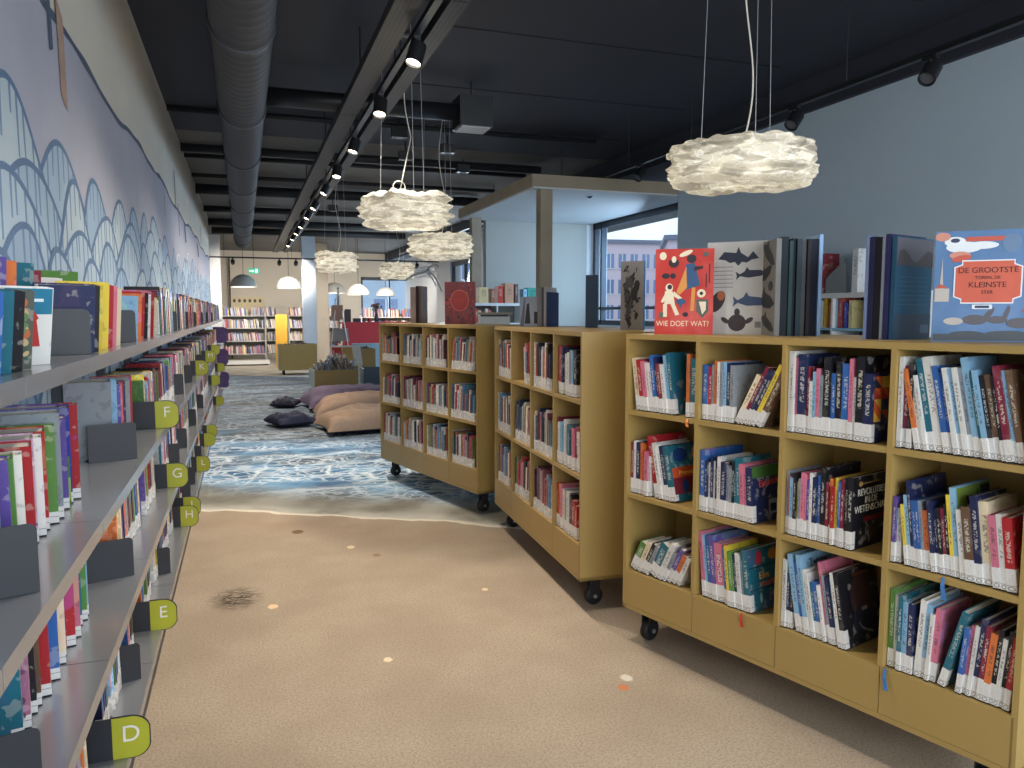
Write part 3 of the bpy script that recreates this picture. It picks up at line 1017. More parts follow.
o, t, h, d = SPECIAL['twis']
text('Twister', 0.036, TITLE_K, o, (t + 0.0006, d * 0.45, h * 0.88), R90)
relabel('twis', 'tall light blue book with a dark Twister title at the top of its cover')
o, t, h, d = SPECIAL['dark']
mb = MB()
cover_poly(mb, o, t, [(ell(d * 0.5, h * 0.62, 0.06, 0.075), 0), (rect(d * 0.35, h * 0.9, d * 0.8, h * 0.93), 1), (ell(d * 0.5, h * 0.3, 0.06, 0.05), 2), (rect(d * 0.5, h * 0.42, d * 0.65, h * 0.47), 3)] +
           [([(d * 0.4 + 0.08 * u, h * (0.3 - 0.18 * u ** 0.5)) for u in (0, 0.2, 0.5, 1)] + [(d * 0.4 + 0.08 * u, h * (0.27 - 0.18 * u ** 0.5)) for u in (1, 0.5, 0.2, 0)], 3)])
mb.build('cover_art', [flat((66, 44, 42)), flat((110, 60, 36)), flat((40, 44, 60)), flat((150, 140, 130))], o)
relabel('dark', 'black book with a dim machine picture on its cover, on a bottom shelf')
o, t, h, d = SPECIAL['geo']
mb, k = MB(), 0
rr = random.Random(3)
sh = []
for i in range(4):
    for j in range(4):
        y, z, s_ = 0.012 + i * (d - 0.016) / 4, 0.07 + j * (h - 0.08) / 4, (d - 0.016) / 4
        hz = (h - 0.08) / 4
        sh.append(([(y, z), (y + s_, z), (y, z + hz)], rr.randrange(5)))
        sh.append(([(y + s_, z), (y + s_, z + hz), (y, z + hz)], rr.randrange(5)))
cover_poly(mb, o, t, sh)
mb.build('cover_art', [flat((32, 84, 110)), flat((214, 176, 70)), flat((168, 48, 44)), flat((40, 48, 62)), flat((206, 96, 50))], o)
relabel('geo', 'book with a cover of yellow, red and teal triangles, top shelf')
o, t, h, d = SPECIAL['leaf']
mb = MB()
cover_poly(mb, o, t, [(rect(0.01, 0.01, d, h - 0.004), 0)] + [(ell(d * (0.35 + 0.1 * i), h * (0.82 + 0.03 * (i % 2)), 0.006, 0.022, rot=0.5 + i), 1) for i in range(5)] + [(rect(d * 0.7, h * 0.84, d * 0.98, h * 0.96), 2)])
mb.build('cover_art', [flat((116, 140, 58)), flat((40, 50, 36)), flat((30, 36, 50))], o)
relabel('leaf', 'tall book with a dark plant on its green cover, on a middle shelf')

# ribbons hanging out of books
def ribbon(name, label, key, x, y, z0, z1, rgb):
    a = CASES[key][1]
    P = at_case(key, x, y, z0)
    mb = MB()
    pts = [(0, 0, 0), (0.004, -0.012, -(z0 - z1) * 0.4), (0.012, -0.014, -(z0 - z1))]
    for (p, q), w0, w1 in zip(zip(pts, pts[1:]), (0.004, 0.006), (0.006, 0.008)):
        mb.poly([(p[0] - w0, p[1], p[2]), (p[0] + w0, p[1], p[2]), (q[0] + w1, q[1], q[2]), (q[0] - w1, q[1], q[2])])
    o = mb.build(name, flat(rgb), None, loc=P, rot=(0, 0, a))
    sd = o.modifiers.new('thick', 'SOLIDIFY')
    sd.thickness = 0.0008
    tag(o, label, 'bookmark', 'ribbon bookmarks')


XS = CASES['A'][2]
ribbon('ribbon_bookmark', 'blue ribbon bookmark hanging over the middle shelf edge, fourth bay', 'A', XS[3] + 0.175, -0.001, 0.698, 0.635, (60, 120, 180))
ribbon('ribbon_bookmark', 'blue ribbon bookmark hanging over the mustard plinth below the fourth bay', 'A', XS[3] + 0.01, -0.001, 0.346, 0.28, (60, 120, 180))
ribbon('ribbon_bookmark', 'red ribbon bookmark hanging over the mustard plinth below the second bay', 'A', XS[1] + 0.24, -0.001, 0.346, 0.30, (190, 50, 40))
ribbon('ribbon_bookmark', 'orange ribbon bookmark hanging below the top shelf, first bay', 'A', XS[0] + 0.345, -0.001, 1.07, 1.04, (220, 130, 60))

# ------------------------------------------------------------------ books standing on top of the cases
def top_book(loc, ang, t, h, w, rgb, label, sticker=False):
    o = book(Vector((loc[0], loc[1], HT + 0.0006)), radians(ang), 0, t, h, w, 'w', sticker, 0.0, label, 'books standing on top of the bookcases', rgb)
    o.data.materials[0] = PLAINCOVER
    return o


# WIE DOET WAT?
t, h, w = 0.018, 0.365, 0.245
o = top_book((1.70, 2.985), -124, t, h, w, (196, 62, 54), 'red picture book WIE DOET WAT? standing cover out on a bookcase')
cream, ink, blue, ochre, olive = flat((236, 220, 190)), flat((44, 32, 40)), flat((50, 84, 124)), flat((222, 150, 70)), flat((88, 96, 90))
text('WIE DOET WAT?', 0.033, cream, o, (t + 0.0006, w * 0.48, 0.045), R90, squeeze=0.88)
mb = MB()
sh = [(ell(0.06, 0.20, 0.016, 0.018), 0), (ell(0.062, 0.203, 0.010, 0.011), 1), ([(0.042, 0.185), (0.075, 0.185), (0.085, 0.13), (0.04, 0.13)], 0), (rect(0.035, 0.075, 0.052, 0.13), 0), ([(0.066, 0.13), (0.084, 0.13), (0.105, 0.085), (0.088, 0.08)], 0), ([(0.08, 0.185), (0.115, 0.155), (0.11, 0.145), (0.075, 0.165)], 0), ([(0.045, 0.18), (0.025, 0.14), (0.035, 0.135), (0.052, 0.165)], 0),
      ([(0.13, 0.30), (0.165, 0.305), (0.19, 0.21), (0.13, 0.19), (0.115, 0.2)], 2), ([(0.13, 0.29), (0.09, 0.18), (0.105, 0.17), (0.135, 0.2)], 3), (ell(0.152, 0.322, 0.02, 0.018), 1), ([(0.155, 0.2), (0.17, 0.2), (0.165, 0.1), (0.15, 0.1)], 3), ([(0.16, 0.27), (0.2, 0.28), (0.2, 0.29), (0.165, 0.29)], 1),
      (ell(0.195, 0.175, 0.018, 0.018), 0), (ell(0.195, 0.175, 0.007, 0.007), 1), ([(0.175, 0.15), (0.225, 0.15), (0.225, 0.10), (0.2, 0.07), (0.175, 0.10)], 4), ([(0.185, 0.14), (0.215, 0.14), (0.215, 0.105), (0.2, 0.085)], 0),
      (ell(0.11, 0.14, 0.02, 0.013), 2), (rect(0.105, 0.115, 0.113, 0.13), 2), (ell(0.045, 0.25, 0.017, 0.012), 1), (ell(0.075, 0.25, 0.012, 0.012), 1), (ell(0.032, 0.335, 0.015, 0.017), 0), (ell(0.078, 0.305, 0.022, 0.02), 1), (ell(0.078, 0.32, 0.01, 0.014), 0), (ell(0.128, 0.345, 0.03, 0.010, rot=0.4), 0), (rect(0.018, 0.07, 0.036, 0.095), 4), (ell(0.13, 0.085, 0.012, 0.01), 1), (ell(0.21, 0.34, 0.012, 0.01), 4),
      (rect(0.212, 0.2, 0.216, 0.26), 1), (rect(0.225, 0.22, 0.229, 0.3), 1)]
cover_poly(mb, o, t, sh)
mb.build('cover_art', [cream, ink, blue, ochre, olive], o)

# white back cover with bats and whales, spine to the right
t, h, w = 0.022, 0.392, 0.262
o = top_book((2.075, 2.70), 42, t, h, w, (182, 178, 172), 'large white picture book with sharks and a bat on its back cover')
dk, sp = flat((40, 46, 62)), flat((60, 50, 52))
mb = MB()


def fish(cy, cz, ln, ht, r=0.0):
    p = [(-0.5, 0), (-0.3, 0.35), (0.05, 0.5), (0.12, 0.9), (0.2, 0.42), (0.36, 0.12), (0.5, 0.5), (0.46, 0), (0.5, -0.5), (0.36, -0.12), (0.1, -0.4), (-0.3, -0.35)]
    return [(cy + (a * ln) * cos(r) - b * ht * sin(r), cz + (a * ln) * sin(r) + b * ht * cos(r)) for a, b in p]


bat = [(0.0, 0.0), (0.03, 0.02), (0.04, 0.045), (0.05, 0.02), (0.1, 0.025), (0.125, -0.005), (0.095, -0.01), (0.075, -0.022), (0.055, -0.018), (0.04, -0.035), (0.025, -0.018), (0.005, -0.022), (-0.015, -0.01), (-0.045, -0.005), (-0.02, 0.025)]
sh = [([(0.09 + a, 0.325 + b) for a, b in bat], 0), (fish(0.075, 0.255, 0.13, 0.035, -0.1), 0), (fish(0.075, 0.14, 0.15, 0.045, 0.0), 2), (ell(0.13, 0.05, 0.038, 0.036), 1), (ell(0.13, 0.095, 0.012, 0.016), 1), (ell(0.18, 0.06, 0.02, 0.01, rot=0.6), 1), (ell(0.08, 0.06, 0.02, 0.01, rot=-0.6), 1), (ell(0.215, 0.14, 0.028, 0.05, rot=0.5), 1), (ell(0.2, 0.165, 0.016, 0.02), 3), (rect(0.03, 0.03, 0.055, 0.055), 4)]
for k in range(6):
    sh.append((rect(0.15, 0.2 + k * 0.017, 0.245, 0.203 + k * 0.017), 4))
cover_poly(mb, o, t, sh, side=-1)
mb.build('cover_art', [dk, sp, flat((60, 74, 104)), flat((170, 96, 60)), flat((120, 116, 116))], o)
MB().box(0.002, -0.001, 0.01, t - 0.002, 0, h - 0.01).build('spine_strip', flat((150, 120, 116)), o)

# grey animals cover followed by thin books seen edge on
base = Vector((2.00, 2.565))
ang = -20
t, h, w = 0.02, 0.385, 0.27
ax = Vector((cos(radians(ang)), sin(radians(ang))))
o = top_book(base, ang, t, h, w, (128, 128, 124), 'tall grey picture book with dark animals on its cover, leading a row on the bookcase')
mb = MB()
cover_poly(mb, o, t, [(fish(0.1, 0.33, 0.2, 0.06, 0.5), 0), (fish(0.12, 0.25, 0.16, 0.05, -0.4), 0), (fish(0.12, 0.14, 0.22, 0.07, 0.1), 0), (fish(0.1, 0.05, 0.2, 0.05, 0.3), 0), (ell(0.06, 0.2, 0.03, 0.02), 0)], side=-1)
mb.build('cover_art', [flat((46, 52, 56))], o)
x = t + 0.003
for i, (tt, hh, rgb, nm) in enumerate(((0.026, 0.392, (28, 36, 46), 'dark slate'), (0.014, 0.375, (44, 72, 74), 'dark sea green'), (0.012, 0.386, (24, 28, 40), 'dark navy'), (0.02, 0.384, (48, 62, 72), 'dusky teal'), (0.016, 0.38, (84, 84, 86), 'mid grey'), (0.012, 0.382, (44, 42, 46), 'charcoal'), (0.032, 0.384, (18, 20, 40), 'deep navy'), (0.014, 0.40, (150, 186, 226), 'pale blue'))):
    P = base + ax * x + Vector((ax.y, -ax.x)) * random.uniform(-0.01, 0.01)
    top_book(P, ang, tt, hh, w, rgb, '%s picture book standing spine out in the row beside the grey animal book' % nm)
    x += tt + 0.002

# dark spines and the mountain cover
def old_at(x, y):
    a = radians(-72.83)
    return Vector((1.622 + x * cos(a) - y * sin(a), 3.092 + x * sin(a) + y * cos(a), 0))


a = math.degrees(CASES['A'][1])
x = 1.015
for i, (tt, hh, rgb, nm) in enumerate(((0.012, 0.36, (110, 124, 160), 'pale slate'), (0.02, 0.355, (30, 32, 62), 'dark indigo'), (0.022, 0.352, (18, 18, 26), 'black'), (0.01, 0.352, (120, 124, 134), 'silver grey'), (0.016, 0.36, (36, 38, 76), 'indigo'))):
    top_book(old_at(x, 0.15), a, tt, hh, 0.24, rgb, '%s picture book, spine out, in the row beside the dark mountain cover' % nm)
    x += tt + 0.0015
t, h, w = 0.016, 0.352, 0.25
o = top_book(old_at(x + 0.002, 0.155), a, t, h, w, (34, 72, 96), 'dark picture book with brown mountains and teal water on its cover')
mb = MB()
cover_poly(mb, o, t, [(rect(0.004, h * 0.72, w, h - 0.004), 0), ([(0.004, h * 0.72)] + [(w * u, h * (0.82 + 0.06 * sin(u * 9))) for u in [i / 12 for i in range(1, 13)]] + [(w, h * 0.72)], 1), (rect(0.004, 0.004, w, h * 0.25), 2), (rect(w * 0.72, 0.02, w * 0.95, 0.05), 3)] + [(rect(w * 0.1, h * (0.34 + 0.045 * i), w * 0.85, h * (0.345 + 0.045 * i)), 4) for i in range(7)])
mb.build('cover_art', [flat((86, 84, 92)), flat((62, 56, 58)), flat((40, 56, 74)), flat((70, 90, 110)), flat((54, 100, 120))], o)

# De grootste ... de kleinste
t, h, w = 0.024, 0.352, 0.30
o = top_book((2.143, 1.95), -137, t, h, w, (92, 124, 164), 'blue picture book titled DE GROOTSTE standing cover out on a bookcase')
mb = MB()
bx0, bx1, bz0, bz1 = 0.060, 0.238, 0.125, 0.255
plate = [(bx0 + 0.02, bz0), (bx1 - 0.02, bz0), (bx1 - 0.02, bz0 + 0.012), (bx1, bz0 + 0.02), (bx1, bz1 - 0.02), (bx1 - 0.02, bz1 - 0.012), (bx1 - 0.02, bz1), (bx0 + 0.02, bz1), (bx0 + 0.02, bz1 - 0.012), (bx0, bz1 - 0.02), (bx0, bz0 + 0.02), (bx0 + 0.02, bz0 + 0.012)]
cx_, cz_ = (bx0 + bx1) / 2, (bz0 + bz1) / 2
grow = [(cx_ + (y - cx_) * 1.045, cz_ + (z - cz_) * 1.06) for y, z in plate]
sh = [(ell(0.08, 0.30, 0.05, 0.018), 0), (ell(0.055, 0.318, 0.03, 0.016), 0), (ell(0.13, 0.305, 0.045, 0.012), 0), (ell(0.07, 0.275, 0.03, 0.012), 5), (rect(0.085, 0.318, 0.21, 0.332), 1), (ell(0.21, 0.31, 0.026, 0.03), 6), (ell(0.275, 0.292, 0.03, 0.008), 0), (ell(0.28, 0.30, 0.016, 0.012), 0),
      (ell(0.02, 0.335, 0.022, 0.014), 5), (ell(0.075, 0.265, 0.028, 0.01, rot=0.2), 1), (ell(0.055, 0.322, 0.013, 0.007), 3), ([(0.016, 0.155), (0.022, 0.27), (0.028, 0.155)], 7), (rect(0.004, 0.128, 0.045, 0.17), 7), ([(0.004, 0.17), (0.02, 0.185), (0.04, 0.172)], 1),
      (ell(0.12, 0.07, 0.035, 0.016), 4), (ell(0.155, 0.085, 0.008, 0.028, rot=-0.6), 4), (ell(0.06, 0.065, 0.028, 0.012), 7), (ell(0.18, 0.07, 0.028, 0.012), 4), (ell(0.205, 0.09, 0.006, 0.026, rot=-0.3), 4), (ell(0.24, 0.06, 0.035, 0.016), 4), (rect(0.005, 0.004, w - 0.004, 0.024), 2), (ell(0.1, 0.024, 0.05, 0.01), 2), (ell(0.21, 0.026, 0.06, 0.01), 2), (ell(0.27, 0.1, 0.025, 0.008), 1),
      (grow, 0), (plate, 8), (rect(0.11, 0.104, 0.165, 0.118), 0), (rect(0.118, 0.107, 0.157, 0.115), 3)]
cover_poly(mb, o, t, sh)
mb.build('cover_art', [flat((226, 228, 230)), flat((196, 88, 70)), flat((78, 84, 90)), flat((54, 60, 84)), flat((96, 92, 96)), flat((206, 140, 120)), flat((104, 128, 158)), flat((188, 178, 168)), flat((206, 94, 70))], o)
for s_, sz, z in (('DE GROOTSTE', 0.0245, 0.226), ('TOREN, DE', 0.014, 0.203), ('KLEINSTE', 0.0245, 0.180), ('STER', 0.015, 0.157)):
    text(s_, sz, TITLE_K, o, (t + 0.0022, cx_, z), R90)

# on the middle case
b = math.degrees(CASES['B'][1])
t, h, w = 0.016, 0.20, 0.16
o = top_book((1.775, 4.93), -125, t, h, w, (136, 142, 152), 'small grey photo book with a seated dark figure on its cover')
mb = MB()
cover_poly(mb, o, t, [([(0.035, 0.02), (0.05, 0.15), (0.065, 0.16), (0.075, 0.02)], 0), ([(0.1, 0.02), (0.1, 0.1), (0.14, 0.1), (0.15, 0.02)], 0), (rect(0.13, 0.165, 0.145, 0.185), 1), ([(0.005, 0.005), (0.03, 0.19), (0.04, 0.19), (0.03, 0.005)], 2)])
mb.build('cover_art', [flat((38, 40, 48)), flat((210, 214, 220)), flat((92, 96, 104))], o)
ax = Vector((cos(radians(-45)), sin(radians(-45))))
pb = Vector((1.862, 4.835))
x = 0
for tt, hh, rgb, nm in ((0.03, 0.262, (120, 114, 112), 'thick taupe'), (0.012, 0.262, (70, 70, 78), 'thin charcoal'), (0.018, 0.262, (150, 146, 146), 'pale grey'), (0.014, 0.23, (44, 56, 90), 'short navy')):
    top_book(pb + ax * x, -45, tt, hh, 0.18, rgb, '%s picture book standing beside the small grey photo book' % nm)
    x += tt + 0.002
o = top_book((2.02, 4.40), -128, 0.02, 0.325, 0.075, (52, 66, 82), 'narrow dark slate book standing alone on the middle bookcase')
t, h, w = 0.025, 0.37, 0.13
o = top_book((2.035, 3.70), 42, t, h, w, (152, 146, 138), 'tall taupe book with black sketched trees and a blue spine, on the middle bookcase')
mb = MB()
rr = random.Random(5)
cover_poly(mb, o, t, [([(y + rr.uniform(-0.012, 0.012), z + rr.uniform(-0.02, 0.02)) for y, z in ell(rr.uniform(0.03, 0.1), rr.uniform(0.04, 0.33), 0.012, rr.uniform(0.01, 0.03), 9)], rr.randrange(2)) for _ in range(30)], side=-1)
mb.build('cover_art', [flat((84, 80, 76)), flat((50, 48, 48))], o)
MB().box(0.0, -0.001, 0.0, t, 0, h).build('spine_strip', flat((60, 110, 160)), o)

# on the far case
t, h, w = 0.025, 0.345, 0.25
o = top_book((1.575, 6.19), -118, t, h, w, (120, 62, 66), 'ornate dark red book with an oval title panel standing on the farthest bookcase')
mb = MB()
sh = []
for k in range(70):
    sh.append((ell(rr.uniform(0.012, w - 0.012), rr.uniform(0.012, h - 0.012), rr.uniform(0.006, 0.014), rr.uniform(0.004, 0.012), 8, rot=rr.uniform(0, 3)), rr.randrange(3)))
sh += [(ell(w / 2, h * 0.56, 0.078, 0.088, 26), 3), (ell(w / 2, h * 0.56, 0.07, 0.08, 26), 4)]
sh += [(rect(w * 0.32, h * (0.53 + 0.03 * i), w * 0.68, h * (0.54 + 0.03 * i)), 1) for i in range(3)]
cover_poly(mb, o, t, sh)
mb.build('cover_art', [flat((84, 60, 84)), flat((168, 70, 62)), flat((74, 44, 50)), flat((176, 96, 84)), flat((150, 54, 54))], o)
ax = Vector((cos(radians(-30)), sin(radians(-30))))
x = 0
for tt, hh, rgb, nm in ((0.05, 0.325, (140, 128, 122), 'thick taupe'), (0.025, 0.335, (38, 34, 36), 'black'), (0.02, 0.335, (96, 74, 62), 'brown')):
    top_book(Vector((1.44, 6.95)) + ax * x, -30, tt, hh, 0.2, rgb, '%s book standing upright at the far end of the farthest bookcase top' % nm)
    x += tt + 0.002

# ------------------------------------------------------------------ long wall shelving on the left
SX = -0.36
SHZ = (1.39, 0.965, 0.59, 0.19)
bays = [0.426 + 0.885 * k for k in range(17)]
DARKGREY = mat('upright_metal', (64, 66, 72), 0.5, metal=0.2)
for k, (y0, y1) in enumerate(zip(bays, bays[1:])):
    lab = '%s bay along the mural wall of the grey metal shelving, counted from the near end' % ORD[k]
    t = thing('wall_shelving', lab, 'shelving', (WX, y0, 0), 0, 'grey metal shelving bays along the mural wall')
    wdt = y1 - y0
    for z in SHZ:
        m = MB().box(0.012, 0.002, z - 0.012, SX - WX, wdt - 0.002, z).box(SX - WX - 0.012, 0.002, z - 0.038, SX - WX, wdt - 0.002, z - 0.012)
        m.build('shelf_board', GREYMETAL, t)
    MB().box(0.0145, 0.0, 0.0, 0.05, 0.03, 1.40).build('upright', DARKGREY, t)
    MB().box(0.03, 0.0, 0.0, SX - WX - 0.03, wdt, 0.05).build('base_plinth', DARKGREY, t)
END = bays[-1]

SHN = ('top', 'second', 'third', 'bottom')


def left_book(shelf, y, col, t, h, d=0.14, lean=0.0, xf=-0.40, label='', rgb=None, sticker=True, turn=0.0):
    # spine faces the aisle; near board faces the camera
    dz = t * sin(lean) if lean > 0 else 0
    return book(Vector((xf, y, SHZ[shelf] + dz + 0.0005)), pi / 2 + turn, lean, t, h, d, col, sticker, label=label, group='library books on the mural wall shelving', rgb=rgb)


cnt = {0: 0, 1: 0, 2: 0, 3: 0, 'b': 0}


def lrun(shelf, y, items, lean, xf, gap=0.0, d=0.14, words=None, turn=12):
    turn = radians(turn)
    L = -radians(lean)
    for it in parse(items):
        if it[0] == 'gap':
            y += it[1]
            continue
        _, c, t, h, dd, key = it
        cnt[words or shelf] += 1
        nm = PAL[c][1].split()[-1]
        lab = ('%s %s book, %s from the near end, rear row on the top mural wall shelf' if words else '%s %s book, %s from the near end, %s shelf along the mural wall')
        lab = lab % ((thick(t, h), nm, ORD[cnt['b'] - 1]) if words else (thick(t, h), nm, ORD[cnt[shelf] - 1], SHN[shelf]))
        o = left_book(shelf, y, c, t, h, dd if dd != 0.2 else d, L, xf + random.uniform(-0.008, 0.008) * (0.3 if shelf == 0 else 1), lab, turn=turn, sticker=0.034 if shelf else False)
        if key:
            SPECIAL[key] = (o, t, h, dd if dd != 0.2 else d)
        y += t / cos(L) / cos(turn) + gap + 0.0006
    return y


# top shelf, front row
lrun(0, 1.52, 'b24:146 +40 t20:150 +30 k18:150 +60 c20:154!flor +120 w20:164!para', 9, -0.395, 0.0, 0.105, None, 45)
lrun(0, 2.37, 'n40:185 +10 k40:186 +20 y20:190!arch +60 y24:200 +80 r24:196 +30 p14:196 +70 c20:192', 9, -0.39, 0.004, 0.14, None, 32)
lrun(0, 3.32, 'l20:175 +70 o24:185 +70 r24:196 +90 k20:195 +40 w20:190 p40:205 +70 r30:200 +60 c24:180', 8, -0.39, 0.004, 0.14, None, 32)
# top shelf, rear row
lrun(0, 1.93, 'r20:225 +150 v20:240 +40 o20:235 +150 t20:240 +50 m20:225 +230 w24:215 +180 g22:245 +100 v22:215 +200 d22:205', 6, -0.53, 0.0, 0.145, 'b', 45)
# second shelf
lrun(1, 1.70, 'b34:246 +6 b30:252 +14 v28:250 +16 g26:246 +12 c26:244 +8 w26:240 +20 r42:250 +20 p44:258!blob +10 w26:252 +30 r46:258 +10 g24:262 +30 e34:290 v34:300 +30 v30:262 +40 n34:282!moon +14 r24:285', 11, -0.462, 0.0, 0.15)
lrun(1, 3.13, 'e60:290 +10 l24:292 +14 v24:270 +12 p20:262 +10 k26:268 +10 o22:262 +8 r24:265 +30 n24:265 +70 e40:265 r40:272 +14 w22:262', 8, -0.46, 0.0, 0.15)
# third shelf
lrun(2, 1.66, '+160 t44:236 +10 p54:240!knit +10 k30:244 +6 d34:240 +10 r26:246 +10 t40:250 +6 b26:244 +8 r44:260 +12 c40:262 +10 w50:255 +10 r46:262 +14 p34:250 +10 w26:245 +14 t28:250 +12 g28:252 +8 l24:246', 8, -0.465, 0.0, 0.15)

for key, base_, dots in (('blob', (214, 176, 196), ((60, 110, 190), (200, 60, 90), (240, 230, 230))), ('knit', (170, 110, 140), ((200, 150, 170), (120, 70, 100))), ('moon', (40, 60, 150), ((90, 150, 70), (150, 190, 70)))):
    o, t, h, d = SPECIAL[key]
    o.color = (*lin(base_), 1)
    mb = MB()
    rr = random.Random(9)
    if key == 'moon':
        sh = [(rect(0.004, 0.0, d - 0.004, h * 0.5), 0), (rect(0.004, 0.01, d - 0.004, h * 0.28), 1), (ell(d * 0.3, h * 0.85, 0.02, 0.022), 2), (ell(d * 0.26, h * 0.86, 0.016, 0.018), 3)]
        cols = [flat((70, 120, 60)), flat((150, 180, 70)), flat((240, 240, 230)), flat((40, 60, 150))]
    else:
        sh = [(ell(rr.uniform(0.01, d - 0.01), rr.uniform(0.03, h - 0.012), rr.uniform(0.008, 0.016), rr.uniform(0.006, 0.014), 10), rr.randrange(len(dots))) for _ in range(45)]
        cols = [flat(c) for c in dots]
    cover_poly(mb, o, t, sh, side=-1)
    mb.build('cover_art', cols, o)
SPECIAL['blob'][0]['label'] = 'pink book with blue and red blots on its cover, second mural wall shelf'
SPECIAL['knit'][0]['label'] = 'dusky pink patterned book on the third mural wall shelf'
SPECIAL['moon'][0]['label'] = 'blue and green book with a moon on its cover, second mural wall shelf'

for key, rgbs in (('flor', ((110, 140, 90), (196, 110, 70), (70, 96, 84), (206, 180, 130))),):
    o, t, h, d = SPECIAL[key]
    mb = MB()
    rr = random.Random(9)
    cover_poly(mb, o, t, [(ell(rr.uniform(0.01, d - 0.01), rr.uniform(0.012, h - 0.012), rr.uniform(0.006, 0.012), rr.uniform(0.004, 0.012), 9, rot=rr.uniform(0, 3)), rr.randrange(4)) for _ in range(55)] + [(ell(d * 0.5, h * 0.62, 0.026, 0.02), 3)], side=-1)
    mb.build('cover_art', [flat(c) for c in rgbs], o)
    o.color = (*lin((92, 96, 86)), 1)
    o['label'] = 'grey book with a green and orange leaf pattern cover on the top mural wall shelf'
o, t, h, d = SPECIAL['para']
mb = MB()
cover_poly(mb, o, t, [(rect(0.002, h * 0.66, d - 0.002, h - 0.002), 0), (rect(d * 0.2, h * 0.82, d * 0.75, h * 0.86), 3), ([(0.025, 0.04), (0.035, 0.1), (0.055, 0.1), (0.045, 0.04)], 1), ([(0.075, 0.06), (0.07, 0.12), (0.09, 0.13), (0.085, 0.06)], 2), ([(0.03, 0.1), (0.05, 0.13), (0.06, 0.12), (0.04, 0.09)], 1)], side=-1)
mb.build('cover_art', [flat((36, 120, 150)), flat((190, 54, 50)), flat((70, 70, 140)), flat((220, 232, 236))], o)
o['label'] = 'white book with red and violet figures under a teal band, top mural wall shelf'
o, t, h, d = SPECIAL['arch']
mb = MB()
cover_poly(mb, o, t, [(ell(d * 0.45, h * 0.55, 0.03, 0.06), 0), (ell(d * 0.45, h * 0.52, 0.022, 0.045), 1), (rect(d * 0.3, 0.03, d * 0.6, 0.08), 2)], side=-1)
mb.build('cover_art', [flat((222, 176, 70)), flat((70, 120, 180)), flat((190, 70, 60))], o)
o['label'] = 'cream book with a yellow arch picture on its cover, top mural wall shelf'

# bookends; some carry a lime letter tag standing out over the aisle
_be = {}


def bookend(shelf, y, tagletter=None, wide=0.15, ht=0.13, label=None, far=False):
    x0 = -0.385 - wide
    tw = radians(0 if tagletter else 20)
    t = thing('bookend', label, 'bookend', (x0 + wide * (1 - cos(tw)), y - wide * sin(tw), SHZ[shelf] + 0.001), tw, 'charcoal bookends on the mural wall shelving')
    w = wide + (0.0 if not tagletter else 0.015)
    r = 0.012
    out = [(0, 0, 0), (w, 0, 0), (w, 0, ht - r), (w - 0.004, 0, ht - 0.004), (w - r, 0, ht), (0, 0, ht)]
    MB().prism(out, (0, 0.003, 0)).build('plate', DARKPLATE, t)
    MB().box(0, 0.003, 0, wide, 0.06, 0.002).build('foot', DARKPLATE, t)
    if tagletter:
        q = []
        bx = w - 0.03
        for k in range(9):
            a_ = -pi / 2 + pi * 0.55 * k / 8
            q.append((bx + 0.055 + 0.045 * cos(a_), -0.002, 0.042 + 0.042 * sin(a_)))
        for k in range(9):
            a_ = pi * 0.05 + pi * 0.45 * k / 8
            q.append((bx + 0.05 + 0.05 * cos(a_), -0.002, ht - 0.045 + 0.045 * sin(a_)))
        q += [(bx, -0.002, ht), (bx, -0.002, 0)]
        g = MB().prism(q, (0, 0.004, 0)).build('letter_tag', LIME, t)
        c0 = Vector((bx + 0.045, 0, ht / 2))
        q2 = [(c0.x + (p[0] - c0.x) * 1.06, 0.0005, c0.z + (p[2] - c0.z) * 1.06) for p in q]
        MB().prism(q2, (0, 0.003, 0)).build('tag_rim', DARKPLATE, g)
        if len(tagletter) == 1 and tagletter.isalpha():
            text(tagletter, 0.07, TITLE_W, g, (bx + 0.05, -0.0035, ht * 0.58), (pi / 2, 0, 0), 'tag_letter')
    return t


for s_, y, L in ((3, 2.42, 'D'), (3, 3.4, 'E'), (3, 5.05, 'H'), (3, 5.3, 'I'), (2, 4.33, 'G'), (3, 6.8, 'L'), (1, 3.9, 'F'), (1, 7.15, 'K'), (1, 9.0, 'M')):
    bookend(s_, y, L, label='charcoal bookend with a lime %s tag on the %s mural wall shelf' % (L, SHN[s_]), wide=0.14, ht=0.125)
for s_, y in ((2, 10.4), (3, 11.7), (3, 8.7), (3, 8.1), (2, 12.9), (1, 10.6)):
    _be[s_] = _be.get(s_, 0) + 1
    bookend(s_, y, '-', label='charcoal bookend with an unreadable lime tag, %s beyond the lettered ones on the %s shelf' % (ORD[_be[s_] - 1], SHN[s_]), wide=0.14, ht=0.125)
_bc = {}
for s_, y in ((0, 2.31), (0, 3.23), (0, 5.17), (0, 6.23), (0, 7.2), (0, 8.42), (0, 9.5), (0, 11.0), (1, 1.66), (1, 3.11), (1, 5.5), (1, 6.4), (1, 8.0), (2, 1.60), (2, 2.90), (2, 4.95), (2, 5.6), (2, 6.7), (2, 7.9), (3, 2.95), (3, 4.15), (3, 5.75), (3, 6.3), (3, 7.3)):
    _bc[s_] = _bc.get(s_, 0) + 1
    bookend(s_, y, None, label='plain charcoal bookend, %s from the near end on the %s mural wall shelf' % (ORD[_bc[s_] - 1], SHN[s_]), wide=0.13 if s_ == 0 else 0.16, ht=0.135 if s_ else 0.12)
